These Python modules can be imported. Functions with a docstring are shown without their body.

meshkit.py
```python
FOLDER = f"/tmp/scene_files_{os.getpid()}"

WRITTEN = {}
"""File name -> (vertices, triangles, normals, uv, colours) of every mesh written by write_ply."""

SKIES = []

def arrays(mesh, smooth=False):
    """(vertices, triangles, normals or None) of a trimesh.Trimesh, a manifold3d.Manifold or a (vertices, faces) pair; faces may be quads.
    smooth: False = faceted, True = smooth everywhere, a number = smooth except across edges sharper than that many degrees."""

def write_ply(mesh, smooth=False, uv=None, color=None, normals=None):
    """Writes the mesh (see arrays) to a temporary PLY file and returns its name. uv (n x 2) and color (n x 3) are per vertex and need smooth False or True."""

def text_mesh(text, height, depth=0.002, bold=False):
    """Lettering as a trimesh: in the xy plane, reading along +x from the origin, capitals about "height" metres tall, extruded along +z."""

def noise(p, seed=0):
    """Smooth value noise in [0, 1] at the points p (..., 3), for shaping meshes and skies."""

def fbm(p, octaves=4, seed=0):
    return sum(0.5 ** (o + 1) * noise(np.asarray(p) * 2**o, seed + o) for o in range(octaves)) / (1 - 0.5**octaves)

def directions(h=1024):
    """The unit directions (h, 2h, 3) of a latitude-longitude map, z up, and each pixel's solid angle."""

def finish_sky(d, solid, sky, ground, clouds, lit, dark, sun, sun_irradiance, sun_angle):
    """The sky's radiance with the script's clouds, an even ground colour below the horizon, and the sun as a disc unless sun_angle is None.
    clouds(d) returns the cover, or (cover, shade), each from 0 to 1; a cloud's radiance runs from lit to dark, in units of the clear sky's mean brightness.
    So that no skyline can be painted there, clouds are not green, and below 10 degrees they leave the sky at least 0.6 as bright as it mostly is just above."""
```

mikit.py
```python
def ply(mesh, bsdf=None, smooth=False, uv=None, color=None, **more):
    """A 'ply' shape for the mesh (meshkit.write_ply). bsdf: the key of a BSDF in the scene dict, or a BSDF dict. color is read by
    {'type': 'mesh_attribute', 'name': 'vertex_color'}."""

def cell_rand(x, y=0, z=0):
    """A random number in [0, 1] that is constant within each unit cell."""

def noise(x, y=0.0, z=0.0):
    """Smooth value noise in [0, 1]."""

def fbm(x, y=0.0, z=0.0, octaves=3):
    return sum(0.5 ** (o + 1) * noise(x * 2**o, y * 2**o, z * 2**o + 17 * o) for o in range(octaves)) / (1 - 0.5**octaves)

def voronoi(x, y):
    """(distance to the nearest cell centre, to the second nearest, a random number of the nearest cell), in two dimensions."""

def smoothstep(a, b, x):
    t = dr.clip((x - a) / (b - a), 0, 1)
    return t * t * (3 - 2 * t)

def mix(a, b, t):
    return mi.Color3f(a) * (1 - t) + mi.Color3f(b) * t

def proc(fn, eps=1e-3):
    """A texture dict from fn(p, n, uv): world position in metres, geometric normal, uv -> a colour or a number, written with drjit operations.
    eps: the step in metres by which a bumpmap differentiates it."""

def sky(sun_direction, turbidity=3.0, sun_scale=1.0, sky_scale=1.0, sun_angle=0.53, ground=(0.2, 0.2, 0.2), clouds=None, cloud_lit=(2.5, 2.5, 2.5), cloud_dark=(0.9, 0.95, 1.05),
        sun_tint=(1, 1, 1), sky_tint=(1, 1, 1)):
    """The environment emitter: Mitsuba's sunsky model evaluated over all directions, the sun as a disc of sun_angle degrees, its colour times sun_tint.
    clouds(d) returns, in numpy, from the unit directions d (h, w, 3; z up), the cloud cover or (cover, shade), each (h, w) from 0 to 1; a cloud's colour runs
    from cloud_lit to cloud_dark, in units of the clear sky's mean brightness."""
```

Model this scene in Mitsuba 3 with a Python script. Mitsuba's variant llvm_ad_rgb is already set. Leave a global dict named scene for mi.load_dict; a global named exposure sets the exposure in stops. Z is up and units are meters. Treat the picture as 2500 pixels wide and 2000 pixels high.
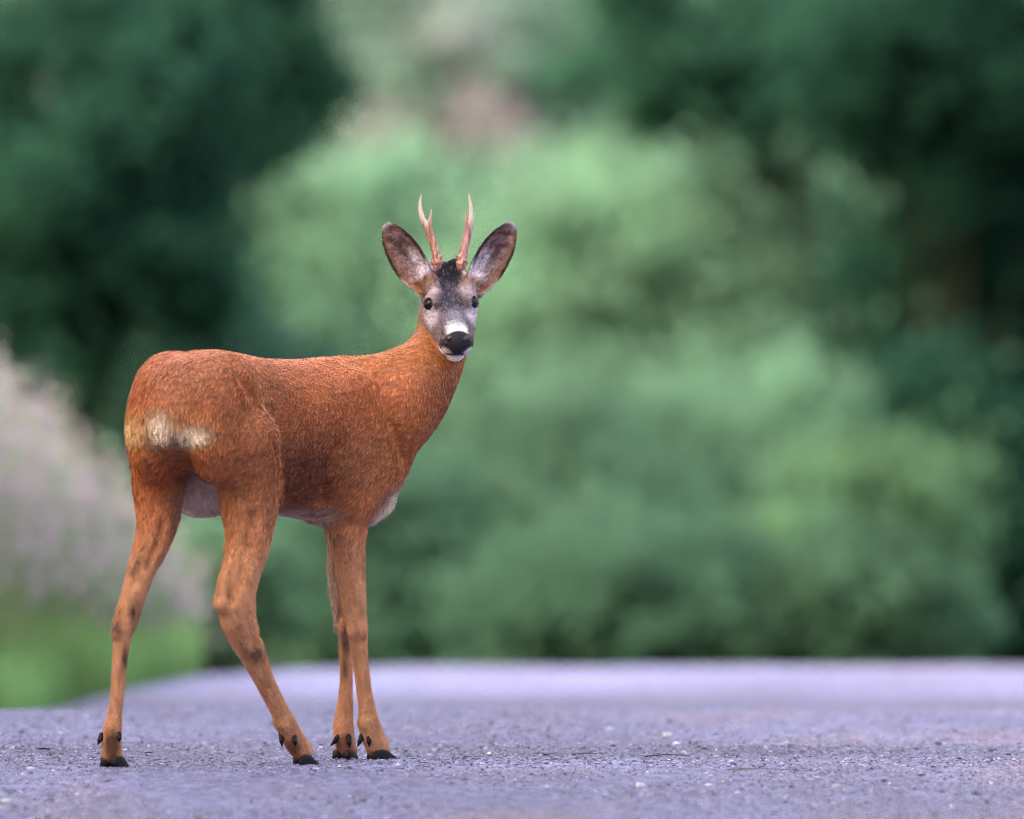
import math
import numpy as np
import trimesh
import manifold3d as m3
from scipy import ndimage
from scipy.spatial import cKDTree
import drjit as dr
import mitsuba as mi
import mikit
import meshkit

T = mi.ScalarTransform4f

# ------------------------------------------------------------------ camera, sky, exposure
FOCUS = 20.0            # metres from the lens to the deer
EYE = 0.55              # lens height above the road
exposure = 2.7
scene = {}
labels = {}
scene['camera'] = {
    'type': 'thinlens', 'fov': 4.815, 'fov_axis': 'x', 'aperture_radius': 0.058, 'focus_distance': FOCUS + 0.04,
    'near_clip': 0.5, 'far_clip': 2000.0,
    'to_world': T().look_at(origin=[0, -FOCUS, EYE], target=[0, 0, EYE + 0.0293], up=[0, 0, 1]),
}


def overcast(d):
    n = meshkit.fbm(d * np.array([2.0, 2.0, 4.0]) + 3.1, octaves=4, seed=5)
    up = np.clip(d[..., 2], 0, 1)
    shade = np.clip((n - 0.42) * 1.2, 0, 0.3) + 0.75 * (1 - up) ** 1.3
    return np.ones(d.shape[:2]), shade


scene['sky'] = mikit.sky((-0.62, -0.52, 0.59), turbidity=4, sun_scale=1.0, sky_scale=1.0, sun_angle=42, clouds=overcast,
                         cloud_lit=(3.5, 3.45, 3.9), cloud_dark=(0.80, 0.80, 0.98), sun_tint=(1.0, 0.95, 0.97), ground=(0.12, 0.16, 0.12))

S = 0.00078             # metres per modelling unit (all the deer's measurements are in these units)
rng = np.random.default_rng(7)


# ------------------------------------------------------------------ materials
def vcol(rough=0.6, spec=0.3, **kw):
    return {'type': 'twosided', 'b': {'type': 'principled', 'base_color': {'type': 'mesh_attribute', 'name': 'vertex_color'}, 'roughness': rough, 'specular': spec, **kw}}


scene['hide_mat'] = vcol(0.75, 0.2)
scene['hair_mat'] = vcol(0.45, 0.3, sheen=0.6, sheen_tint=0.4)
scene['face_hair_mat'] = vcol(0.6, 0.12)
scene['antler_mat'] = vcol(0.30, 0.55)
scene['hoof_mat'] = {'type': 'principled', 'base_color': {'type': 'rgb', 'value': [0.004, 0.004, 0.007]}, 'roughness': 0.4, 'specular': 0.22}
scene['nose_mat'] = {'type': 'bumpmap', 'scale': 0.0004, 'arbitrary': mikit.proc(lambda p, n, uv: mikit.noise(p.x * 900, p.y * 900, p.z * 900), 3e-4),
                     'b': {'type': 'principled', 'base_color': {'type': 'rgb', 'value': [0.007, 0.007, 0.012]}, 'roughness': 0.3, 'specular': 0.6}}
scene['eye_mat'] = {'type': 'principled', 'base_color': {'type': 'rgb', 'value': [0.004, 0.004, 0.006]}, 'roughness': 0.04, 'specular': 0.32}
scene['leaf_mat'] = {'type': 'principledthin', 'base_color': {'type': 'mesh_attribute', 'name': 'vertex_color'}, 'roughness': 0.55, 'diff_trans': 0.7, 'spec_trans': 0.0, 'eta': 1.4}
scene['blade_mat'] = {'type': 'twosided', 'b': {'type': 'diffuse', 'reflectance': {'type': 'mesh_attribute', 'name': 'vertex_color'}}}
scene['stone_mat'] = vcol(0.7, 0.3)


def bark_fn(p, n, uv):
    g = mikit.fbm(p.x * 30, p.y * 30, p.z * 6)
    return mikit.mix((0.018, 0.026, 0.017), (0.040, 0.052, 0.034), g)


scene['bark_mat'] = {'type': 'twosided', 'b': {'type': 'diffuse', 'reflectance': mikit.proc(bark_fn)}}


def road_fn(p, n, uv):
    fine = mikit.noise(p.x * 420, p.y * 420, p.z * 420)
    mid = mikit.fbm(p.x * 60, p.y * 60, 0.0)
    big = mikit.fbm(p.x * 1.3 + 3.0, p.y * 0.8, 7.0)
    streak = mikit.fbm(p.x * 0.25 + 1.0, p.y * 0.9 + 0.4, 3.0)
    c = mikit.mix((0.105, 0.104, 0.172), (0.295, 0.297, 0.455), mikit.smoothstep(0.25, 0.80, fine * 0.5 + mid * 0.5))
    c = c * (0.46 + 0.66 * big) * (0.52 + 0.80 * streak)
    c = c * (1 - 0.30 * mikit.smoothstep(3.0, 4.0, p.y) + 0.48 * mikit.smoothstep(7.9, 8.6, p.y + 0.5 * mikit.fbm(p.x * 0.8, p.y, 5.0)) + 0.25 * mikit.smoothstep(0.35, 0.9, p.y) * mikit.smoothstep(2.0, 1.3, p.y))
    warm = mikit.smoothstep(0.5, 0.75, mikit.fbm(p.x * 3.0, p.y * 2.0, 11.0))
    return mikit.mix(c * mi.Color3f(0.95, 0.98, 1.12), c * mi.Color3f(1.05, 0.96, 0.98), warm)


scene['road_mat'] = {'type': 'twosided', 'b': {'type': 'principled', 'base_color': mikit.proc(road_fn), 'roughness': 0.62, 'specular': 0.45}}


def verge_fn(p, n, uv):
    g = mikit.fbm(p.x * 5, p.y * 5, 0.0)
    return mikit.mix((0.035, 0.06, 0.02), (0.09, 0.14, 0.045), g)


scene['verge_mat'] = {'type': 'diffuse', 'reflectance': mikit.proc(verge_fn)}


def hill_fn(p, n, uv):
    g = mikit.fbm(p.x * 0.12, p.y * 0.12, p.z * 0.2)
    return mikit.mix((0.10, 0.14, 0.11), (0.22, 0.27, 0.21), mikit.smoothstep(0.3, 0.7, g))


scene['hill_mat'] = {'type': 'diffuse', 'reflectance': mikit.proc(hill_fn)}


# ------------------------------------------------------------------ helpers
def unit(a):
    a = np.asarray(a, float)
    return a / (np.linalg.norm(a, axis=-1, keepdims=True) + 1e-12)


def at(u, v, y):
    """The point that stands y metres behind the deer and is seen at column u, row v of a picture 2156 wide (how positions were measured)."""
    m = 1 + y / FOCUS
    return np.array([(u - 1078) * S * m, y, EYE + (900 - v) * S * m])


def W(u, v, w):
    """The same for the deer, in modelling units: w units behind the deer's rump side."""
    return at(u, v, (w - 150) * S) / S


def put(key, mesh, mat, smooth=False, color=None, normals=None, label=None, category=None, group=None, kind=None):
    if normals is not None:
        v, f = mesh
        path = meshkit.write_ply((v, f), False, None, color, normals=normals)
        scene[key] = {'type': 'ply', 'filename': path, 'face_normals': False, 'bsdf': {'type': 'ref', 'id': mat}}
    else:
        scene[key] = mikit.ply(mesh, mat, smooth=smooth, color=color)
    note(key, label, category, group, kind)


def note(key, label=None, category=None, group=None, kind=None):
    d = {k: x for k, x in (('label', label), ('category', category), ('group', group), ('kind', kind)) if x}
    if d:
        labels[key] = {**labels.get(key, {}), **d}


# ------------------------------------------------------------------ a small signed-distance modeller
class Field:
    def __init__(self, lo, hi, cell):
        self.lo, self.cell = np.asarray(lo, float), float(cell)
        self.n = np.ceil((np.asarray(hi, float) - self.lo) / cell).astype(int) + 1
        self.f = np.full(self.n, 80.0, np.float32)
        self.ax = [(self.lo[i] + np.arange(self.n[i]) * cell).astype(np.float32) for i in range(3)]

    def add(self, fn, lo, hi, k=20.0, cut=False, hard=False):
        lo, hi = np.asarray(lo) - k - 4, np.asarray(hi) + k + 4
        a = np.clip(np.floor((lo - self.lo) / self.cell).astype(int), 0, self.n - 1)
        b = np.clip(np.ceil((hi - self.lo) / self.cell).astype(int) + 1, 0, self.n)
        if np.any(b <= a):
            return
        sl = tuple(slice(a[i], b[i]) for i in range(3))
        x, y, z = self.ax[0][sl[0]][:, None, None], self.ax[1][sl[1]][None, :, None], self.ax[2][sl[2]][None, None, :]
        d = fn(x, y, z).astype(np.float32)
        f = self.f[sl]
        if hard:
            self.f[sl] = np.minimum(f, d)
        elif cut:
            d = -d
            h = np.maximum(k - np.abs(f - d), 0) / k
            self.f[sl] = np.maximum(f, d) + h * h * (k * 0.25)
        else:
            h = np.maximum(k - np.abs(f - d), 0) / k
            self.f[sl] = np.minimum(f, d) - h * h * (k * 0.25)

    def cone(self, p0, r0, p1, r1, k=20.0, squash=None, cut=False, hard=False):
        """A tapered limb. squash = (direction, factor): thinner along that direction."""
        p0, p1 = np.asarray(p0, float), np.asarray(p1, float)
        ab = p1 - p0
        L2 = max(ab @ ab, 1e-6)
        R = max(r0, r1) * (max(1, 1.0 if squash is None else 1 / min(squash[1], 1)))

        def fn(x, y, z):
            px, py, pz = x - p0[0], y - p0[1], z - p0[2]
            t = np.clip((px * ab[0] + py * ab[1] + pz * ab[2]) / L2, 0, 1)
            qx, qy, qz = px - t * ab[0], py - t * ab[1], pz - t * ab[2]
            d2 = qx * qx + qy * qy + qz * qz
            if squash is not None:
                e, s = unit(squash[0]), squash[1]
                q = qx * e[0] + qy * e[1] + qz * e[2]
                d2 = d2 + q * q * (1 / (s * s) - 1)
            return np.sqrt(d2) - (r0 + (r1 - r0) * t)

        self.add(fn, np.minimum(p0, p1) - R, np.maximum(p0, p1) + R, k, cut, hard)

    def chain(self, pts, k=12.0, step=7.0):
        """A limb through the joints (point, radius), smoothly interpolated, as one primitive."""
        from scipy.interpolate import PchipInterpolator as P
        q = np.array([[*p, r] for p, r in pts], float)
        t = np.r_[0, np.cumsum(np.linalg.norm(np.diff(q[:, :3], axis=0), axis=1))]
        q = P(t, q)(np.linspace(0, t[-1], max(2, int(t[-1] / step) + 1)))
        lo, hi = (q[:, :3] - q[:, 3:]).min(0) - k - 6, (q[:, :3] + q[:, 3:]).max(0) + k + 6
        a = np.clip(np.floor((lo - self.lo) / self.cell).astype(int), 0, self.n - 1)
        b = np.clip(np.ceil((hi - self.lo) / self.cell).astype(int) + 1, 1, self.n)
        sub = Field.__new__(Field)
        sub.lo, sub.cell, sub.n = self.lo + a * self.cell, self.cell, b - a
        sub.f = np.full(b - a, 80.0, np.float32)
        sub.ax = [self.ax[i][a[i]:b[i]] for i in range(3)]
        for p0, p1 in zip(q[:-1], q[1:]):
            sub.cone(p0[:3], p0[3], p1[:3], p1[3], k + 2, hard=True)
        sl = tuple(slice(a[i], b[i]) for i in range(3))
        f, d = self.f[sl], sub.f
        h = np.maximum(k - np.abs(f - d), 0) / k
        self.f[sl] = np.minimum(f, d) - h * h * (k * 0.25)

    def ball(self, c, r, k=20.0, cut=False):
        self.cone(c, r, np.asarray(c) + [0, 0, 0.01], r, k, None, cut)

    def ell(self, c, axes, radii, k=20.0, cut=False):
        c, A, r = np.asarray(c, float), np.array([unit(a) for a in axes]), np.asarray(radii, float)
        ext = np.sqrt(((A * r[:, None]) ** 2).sum(0))

        def fn(x, y, z):
            px, py, pz = x - c[0], y - c[1], z - c[2]
            k0 = k1 = 0
            for i in range(3):
                q = px * A[i, 0] + py * A[i, 1] + pz * A[i, 2]
                k0 = k0 + (q / r[i]) ** 2
                k1 = k1 + (q / r[i] ** 2) ** 2
            k0, k1 = np.sqrt(k0), np.sqrt(k1) + 1e-9
            return k0 * (k0 - 1) / k1

        self.add(fn, c - ext, c + ext, k, cut)

    def sample(self, p, f=None):
        return ndimage.map_coordinates(self.f if f is None else f, ((p - self.lo) / self.cell).T, order=1, mode='nearest')

    def mesh(self, blur=0.7):
        f = ndimage.gaussian_filter(self.f, blur) if blur else self.f
        ins = f < 0
        c = np.zeros(np.array(f.shape) - 1, np.uint8)
        for a, b, d in np.ndindex(2, 2, 2):
            c += ins[a:f.shape[0] - 1 + a, b:f.shape[1] - 1 + b, d:f.shape[2] - 1 + d]
        idx = np.argwhere((c > 0) & (c < 8))
        flat = np.ravel_multi_index(idx.T, c.shape)
        corner = {(a, b, d): f[idx[:, 0] + a, idx[:, 1] + b, idx[:, 2] + d] for a, b, d in np.ndindex(2, 2, 2)}
        acc, cnt = np.zeros((len(idx), 3)), np.zeros(len(idx))
        for p in corner:
            for ax in range(3):
                if p[ax] == 0:
                    q = list(p)
                    q[ax] = 1
                    f0, f1 = corner[p], corner[tuple(q)]
                    on = (f0 < 0) != (f1 < 0)
                    t = np.where(on, f0 / np.where(on, f0 - f1, 1), 0)
                    pos = np.tile(np.array(p, float), (len(idx), 1))
                    pos[:, ax] = t
                    acc += np.where(on[:, None], pos, 0)
                    cnt += on
        v = self.lo + (idx + acc / cnt[:, None]) * self.cell
        quads = []
        for ax in range(3):
            s0 = [slice(None)] * 3
            s1 = [slice(None)] * 3
            s0[ax], s1[ax] = slice(0, -1), slice(1, None)
            e = np.argwhere(ins[tuple(s0)] != ins[tuple(s1)])
            o1, o2 = [(1, 2), (2, 0), (0, 1)][ax]
            ok = np.all((e[:, [o1, o2]] > 0) & (e[:, [o1, o2]] < np.array(c.shape)[[o1, o2]]), axis=1)
            e = e[ok]
            ids = []
            for da, db in ((1, 1), (0, 1), (0, 0), (1, 0)):
                g = e.copy()
                g[:, o1] -= da
                g[:, o2] -= db
                ids.append(np.searchsorted(flat, np.ravel_multi_index(g.T, c.shape)))
            q = np.stack(ids, 1)
            inside0 = ins[e[:, 0], e[:, 1], e[:, 2]]
            quads.append(np.where(inside0[:, None], q, q[:, ::-1]))
        q = np.vstack(quads)
        fc = np.vstack([q[:, [0, 1, 2]], q[:, [0, 2, 3]]])
        from scipy.sparse import coo_matrix
        from scipy.sparse.csgraph import connected_components
        g = coo_matrix((np.ones(len(q) * 3), (np.r_[q[:, 0], q[:, 1], q[:, 2]], np.r_[q[:, 1], q[:, 2], q[:, 3]])), shape=(len(v), len(v)))
        _, lab = connected_components(g, directed=False)
        keep = lab == np.bincount(lab).argmax()
        new = np.cumsum(keep) - 1
        fc = new[fc[keep[fc[:, 0]]]]
        v = v[keep]
        h = self.cell
        n = np.stack([self.sample(v + e, f) - self.sample(v - e, f) for e in np.eye(3) * h], 1)
        return v, fc, unit(n)


# ------------------------------------------------------------------ the roe deer
TH = math.radians(60)
FWD = np.array([math.cos(TH), math.sin(TH), 0])
RGT = np.array([math.sin(TH), -math.cos(TH), 0])
UP = np.array([0, 0, 1.0])


def B(t, r, v):
    """A point of the trunk: t forward of the hips, r to the deer's right, v the row at which it is seen."""
    return W(424 + 0.5 * t + 0.866 * r, v, -200 + 0.866 * t - 0.5 * r)


HIP = W(424, 900, -200)
# head frame
HA = unit([0.135, -0.775, -0.62])
HL = unit(np.array([1, 0.14, 0.035]) - HA * (np.array([1, 0.14, 0.035]) @ HA))
HN = np.cross(HA, HL)
HN = HN if HN[2] > 0 else -HN
HO = W(950, 631, 470)


def H(a, l, n):
    return HO + a * HA + l * HL + n * HN


body = Field([-905, -610, -3], [40, 460, 1165], 2.8)
skull = Field([-240, 180, 790], [10, 480, 1100], 4.0)      # the head and the neck alone, to tell which a point belongs to
throat = Field([-420, 80, 600], [40, 540, 1100], 4.0)


def head_part(how, *a, **k):
    getattr(body, how)(*a, **k)
    getattr(skull, how)(*a, **k)


def trunk():
    st = np.array([[-150, 835, 925, 40], [-100, 772, 945, 74], [-40, 744, 965, 96], [20, 739, 990, 100], [120, 744, 1040, 103], [250, 757, 1073, 110], [380, 759, 1086, 116],
                   [500, 754, 1098, 113], [600, 752, 1104, 102], [680, 772, 1088, 82], [740, 812, 1058, 62], [770, 850, 1020, 48]], float)
    tt = st[:, 0]
    top = np.array([W(424 + .5 * t, v, -200 + .866 * t)[2] for t, v in st[:, :2]])
    bot = np.array([W(424 + .5 * t, v, -200 + .866 * t)[2] for t, v in st[:, [0, 2]]])
    hw = st[:, 3]
    from scipy.interpolate import PchipInterpolator as P
    cen, hh, wd = P(tt, (top + bot) / 2), P(tt, (top - bot) / 2), P(tt, hw)
    o = HIP.copy()

    def fn(x, y, z):
        px, py = x - o[0], y - o[1]
        t = px * FWD[0] + py * FWD[1]
        r = px * RGT[0] + py * RGT[1]
        tc = np.clip(t, tt[0], tt[-1])
        c, a, b = cen(tc), hh(tc), wd(tc)
        q = (z - c) / a
        b = b * (1 - 0.20 * np.clip(q, 0, 1.2) ** 2 - 0.05 * np.clip(-q, 0, 1.2) ** 2)
        e = (t - tc) / 30.0
        rho = (np.abs(r / b) ** 2.15 + np.abs(q) ** 2.15 + e * e) ** (1 / 2.1)
        return (rho - 1) * np.minimum(a, b) * 0.9

    pts = np.array([B(t, r, v) for t in (-190, 830) for r in (-130, 130) for v in (720, 1120)])
    body.add(fn, pts.min(0), pts.max(0), 20)


trunk()
# pelvis, haunches
for sgn in (1, -1):
    body.ell(B(-22, (66 if sgn > 0 else 80) * sgn, 885), [FWD - 0.10 * UP, RGT, UP], [108, 60, 134], 18 if sgn > 0 else 30)
    body.ell(B(5 if sgn < 0 else -25, (62 if sgn > 0 else 68) * sgn, 808), [FWD, RGT, UP], [88, 50, 55], 34)
body.cone(B(-98, 0, 830), 44, B(-112, 0, 885), 38, 60)                    # root of the tail
# right thigh
body.cone(W(512, 935, -215), 84, W(524, 1010, -190), 68, 15, (RGT, 0.9))
body.cone(W(588, 985, -150), 7, W(594, 1062, -120), 4, 16)               # fold of the flank
body.chain([(W(524, 1000, -190), 67), (W(525, 1070, -195), 58), (W(524, 1115, -205), 49.5), (W(519, 1160, -215), 43), (W(507, 1215, -226), 38.5), (W(499, 1258, -230), 38), (W(500, 1294, -222), 38),
            (W(515, 1340, -200), 32.5), (W(536, 1385, -176), 26.5), (W(551, 1420, -156), 21.5), (W(585, 1490, -112), 18.5), (W(606, 1533, -80), 21), (W(620, 1560, -62), 23), (W(636, 1582, -46), 22)], 10)
body.cone(W(481, 1225, -245), 17, W(470, 1274, -250), 16.5, 16)          # point of the hock
body.cone(W(478, 1170, -262), 7, W(488, 1262, -262), 9, 14, None, True)          # hollow before the tendon
body.cone(W(482, 1150, -232), 5, W(468, 1265, -246), 10, 18)              # tendon above the hock
body.ball(W(598, 1520, -95), 20, 12)
# left thigh
body.cone(W(330, 935, -130), 66, W(333, 1030, -142), 52, 26, (RGT, 0.9))
body.chain([(W(334, 1020, -141), 53), (W(333, 1085, -150), 44), (W(319, 1145, -165), 36), (W(296, 1205, -185), 28.5), (W(282, 1250, -195), 26), (W(267, 1305, -200), 24), (W(257, 1343, -203), 19),
            (W(252, 1400, -206), 15), (W(245, 1478, -210), 14), (W(238, 1528, -212), 18), (W(235, 1555, -212), 21), (W(236, 1588, -212), 21)], 10)
body.ball(W(246, 1333, -216), 13, 10)
body.ball(W(286, 1195, -205), 14, 12)
body.cone(W(300, 1160, -200), 6, W(284, 1228, -222), 8, 12, None, True)
# between the hind legs
body.ell(W(434, 1004, -10), [FWD, RGT, UP], [90, 108, 78], 26)
body.cone(B(-175, -22, 955), 14, B(-112, -8, 1050), 34, 22, None, True)            # the cleft between the thighs
# shoulders and forelegs
body.ell(B(560, 78, 905), [FWD + 0.35 * UP, RGT, UP], [92, 44, 120], 34)
body.ell(B(580, -78, 905), [FWD + 0.35 * UP, RGT, UP], [92, 44, 120], 34)
body.cone(B(640, 62, 960), 66, W(740, 1050, 235), 53, 34)
body.chain([(W(738, 1045, 235), 50), (W(731, 1098, 235), 43), (W(734, 1150, 235), 34.5), (W(739, 1205, 235), 29.5), (W(745, 1262, 236), 26), (W(751, 1315, 238), 21.5), (W(754, 1345, 239), 19),
            (W(760, 1400, 240), 16), (W(766, 1450, 243), 16), (W(773, 1495, 246), 18), (W(779, 1533, 250), 23.5), (W(790, 1562, 260), 24.5), (W(800, 1584, 270), 22)], 10)
body.ball(W(752, 1326, 228), 20.5, 10)
body.ball(W(770, 1522, 238), 17, 10)
body.ball(W(727, 1318, 322), 15.5, 8)
body.cone(W(712, 1130, 190), 9, W(728, 1290, 208), 7, 14, None, True)          # hollow of the forearm
body.cone(B(650, -60, 980), 60, W(716, 1070, 330), 40, 30)
body.chain([(W(716, 1070, 330), 38), (W(714, 1150, 330), 24), (W(717, 1240, 330), 19), (W(727, 1310, 331), 16), (W(729, 1360, 331), 14), (W(729, 1430, 332), 13.5), (W(727, 1480, 334), 16.5),
            (W(723, 1528, 336), 21), (W(725, 1558, 340), 22), (W(731, 1583, 344), 21)], 10)
# brisket
body.cone(B(705, 6, 948), 62, B(740, 8, 995), 32, 30)
body.cone(B(740, 8, 994), 31, B(660, 5, 1050), 30, 26)
# neck
NECK = [(W(800, 880, 330), 104), (W(850, 836, 400), 92), (W(886, 795, 468), 76), (W(917, 748, 528), 62), (W(937, 696, 560), 54), (W(946, 640, 566), 50)]
body.chain(NECK, 26)
body.cone(W(800, 806, 330), 46, W(856, 786, 430), 42, 40)
throat.chain(NECK, 10)
# head
head_part('ell', H(-66, 0, -50), [HA, HL, HN], [74, 50, 50], 26)
head_part('cone', H(-5, 0, -44), 44, H(62, 1, -34), 33, 18)
head_part('cone', H(62, 1, -34), 33, H(102, 1, -30), 27.5, 12)
head_part('ball', H(108, 1, -30), 20.5, 12)
for sgn in (1, -1):
    head_part('ball', H(102, 14 * sgn, -36), 18.0, 10)                                # nostril wings
    head_part('ball', H(-4, 38 * sgn, -16), 22.5, 15)                                 # orbit
    head_part('cone', H(-22, 30 * sgn, -2), 13, H(4, 36 * sgn, -2), 8, 14)             # brow
    head_part('ell', H(-38, 22 * sgn, -84), [HA, HL, HN], [48, 32, 38], 24)           # cheek
    head_part('cone', H(-95, 30 * sgn, -10), 19, H(-108, 23 * sgn, 10), 13, 14)        # pedicle
    head_part('cone', H(-30, 25 * sgn, -86), 24, H(88, 9 * sgn + 2, -66), 15, 18)        # jaw
    head_part('cone', H(6, 32 * sgn, -46), 23, H(92, 17 * sgn + 2, -46), 16, 16)          # side of the muzzle
head_part('cone', H(70, 0, -66), 18, H(101, 2, -70), 13.5, 10)                         # chin
head_part('ell', H(-105, 0, -18), [HA, HL, HN], [36, 34, 26], 18)
EYE_C = {}
for sgn in (1, -1):
    e = unit(0.62 * sgn * HL + 0.52 * HA + 0.58 * HN)
    EYE_C[sgn] = (H(-4, 38 * sgn, -16) + e * 11.0, e)


# ears: a thin cup each
def ear(base, tip, face, wmax, depth, k=10, th=3.6):
    base, tip = np.asarray(base), np.asarray(tip)
    L = np.linalg.norm(tip - base)
    ex = (tip - base) / L
    ez = unit(face - ex * (face @ ex))
    ey = np.cross(ez, ex)
    xs = np.array([-0.10, 0.0, 0.1, 0.25, 0.45, 0.62, 0.78, 0.9, 0.97, 1.02])
    ws = np.array([0.36, 0.58, 0.80, 0.97, 1.0, 0.93, 0.74, 0.48, 0.27, 0.08]) * wmax

    def fn(x, y, z):
        px, py, pz = x - base[0], y - base[1], z - base[2]
        a = (px * ex[0] + py * ex[1] + pz * ex[2]) / L
        b = px * ey[0] + py * ey[1] + pz * ey[2]
        c = px * ez[0] + py * ez[1] + pz * ez[2]
        w = np.interp(a, xs, ws)
        q = b / np.maximum(w, 2)
        dd = depth * np.clip(1.25 - 0.9 * np.clip(a, 0, 1.1), 0.25, 2)
        zs = dd * (q * q - 1) + 8 * np.clip(a - 0.5, 0, 1)
        slope = 2 * dd * np.abs(q) / np.maximum(w, 2)
        d = np.abs(c - zs) / np.sqrt(1 + slope * slope) - th
        d = np.maximum(d, (np.abs(b) - w) * 0.85)
        return np.maximum(d, np.maximum((a - 1.0) * L, (-0.08 - a) * L))

    c = (base + tip) / 2
    R = L * 0.62
    body.add(fn, c - R, c + R, k)
    return base, tip, ex, ey, ez, L, xs, ws


EARS = {-1: ear(W(889, 600, 505), W(812, 471, 528), np.array([-0.42, -1.0, 0.02]), 39, 20),
        1: ear(W(1004, 604, 505), W(1080, 469, 528), np.array([0.36, -1.0, 0.02]), 38, 20)}
body.cone(W(912, 600, 520), 24, W(893, 588, 518), 19, 18)
body.cone(W(992, 604, 520), 24, W(1007, 592, 518), 19, 18)
for sgn in (1, -1):
    body.ball(EYE_C[sgn][0] + EYE_C[sgn][1] * 9 - HN * 1.2, 11.4, 2, cut=True)           # the eye's opening


def surf(u, v):
    """The point of the skin met first when looking at column u, row v."""
    ws = np.arange(-480, 620, 1.5)
    p = np.array([W(u, v, w) for w in ws])
    i = np.where(body.sample(p) < 0)[0]
    return p[i[0]] if len(i) else W(u, v, 0)


def groove(path, r, k, deep=0.0):
    pts = [surf(u, v) + np.array([0, -r * (1 - deep), 0]) for u, v in path]
    for p0, p1 in zip(pts[:-1], pts[1:]):
        body.cone(p0, r, p1, r, k, None, True)


groove(((548, 862), (563, 893), (574, 925), (581, 955), (587, 985), (590, 1006)), 5.5, 5, 0.75)      # fold in front of the haunch
groove(((716, 940), (703, 980), (692, 1018), (686, 1058)), 14, 16, 0.45)                            # behind the elbow
groove(((800, 790), (812, 840), (826, 888), (842, 930), (853, 962)), 9, 14, 0.5)                    # between neck and shoulder
body.ball(W(464, 1272, -258), 13.5, 9)
groove(((534, 1085), (522, 1150), (508, 1205), (498, 1248)), 8, 9, 0.75)
groove(((545, 1300), (548, 1340)), 5, 7, 0.6)
groove(((735, 1290), (737, 1322)), 6, 8, 0.5)
groove(((766, 1350), (770, 1400), (776, 1460)), 4, 6, 0.5)
groove(((262, 1390), (254, 1460)), 4, 6, 0.5)                           # thigh tendon
groove(((346, 1095), (330, 1150), (310, 1200)), 7, 9, 0.7)
groove(((492, 752), (508, 790), (528, 832)), 9, 16, 0.35)                                           # hip hollow
groove(((520, 1300), (530, 1345), (545, 1400), (566, 1450)), 5, 7, 0.5)
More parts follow.
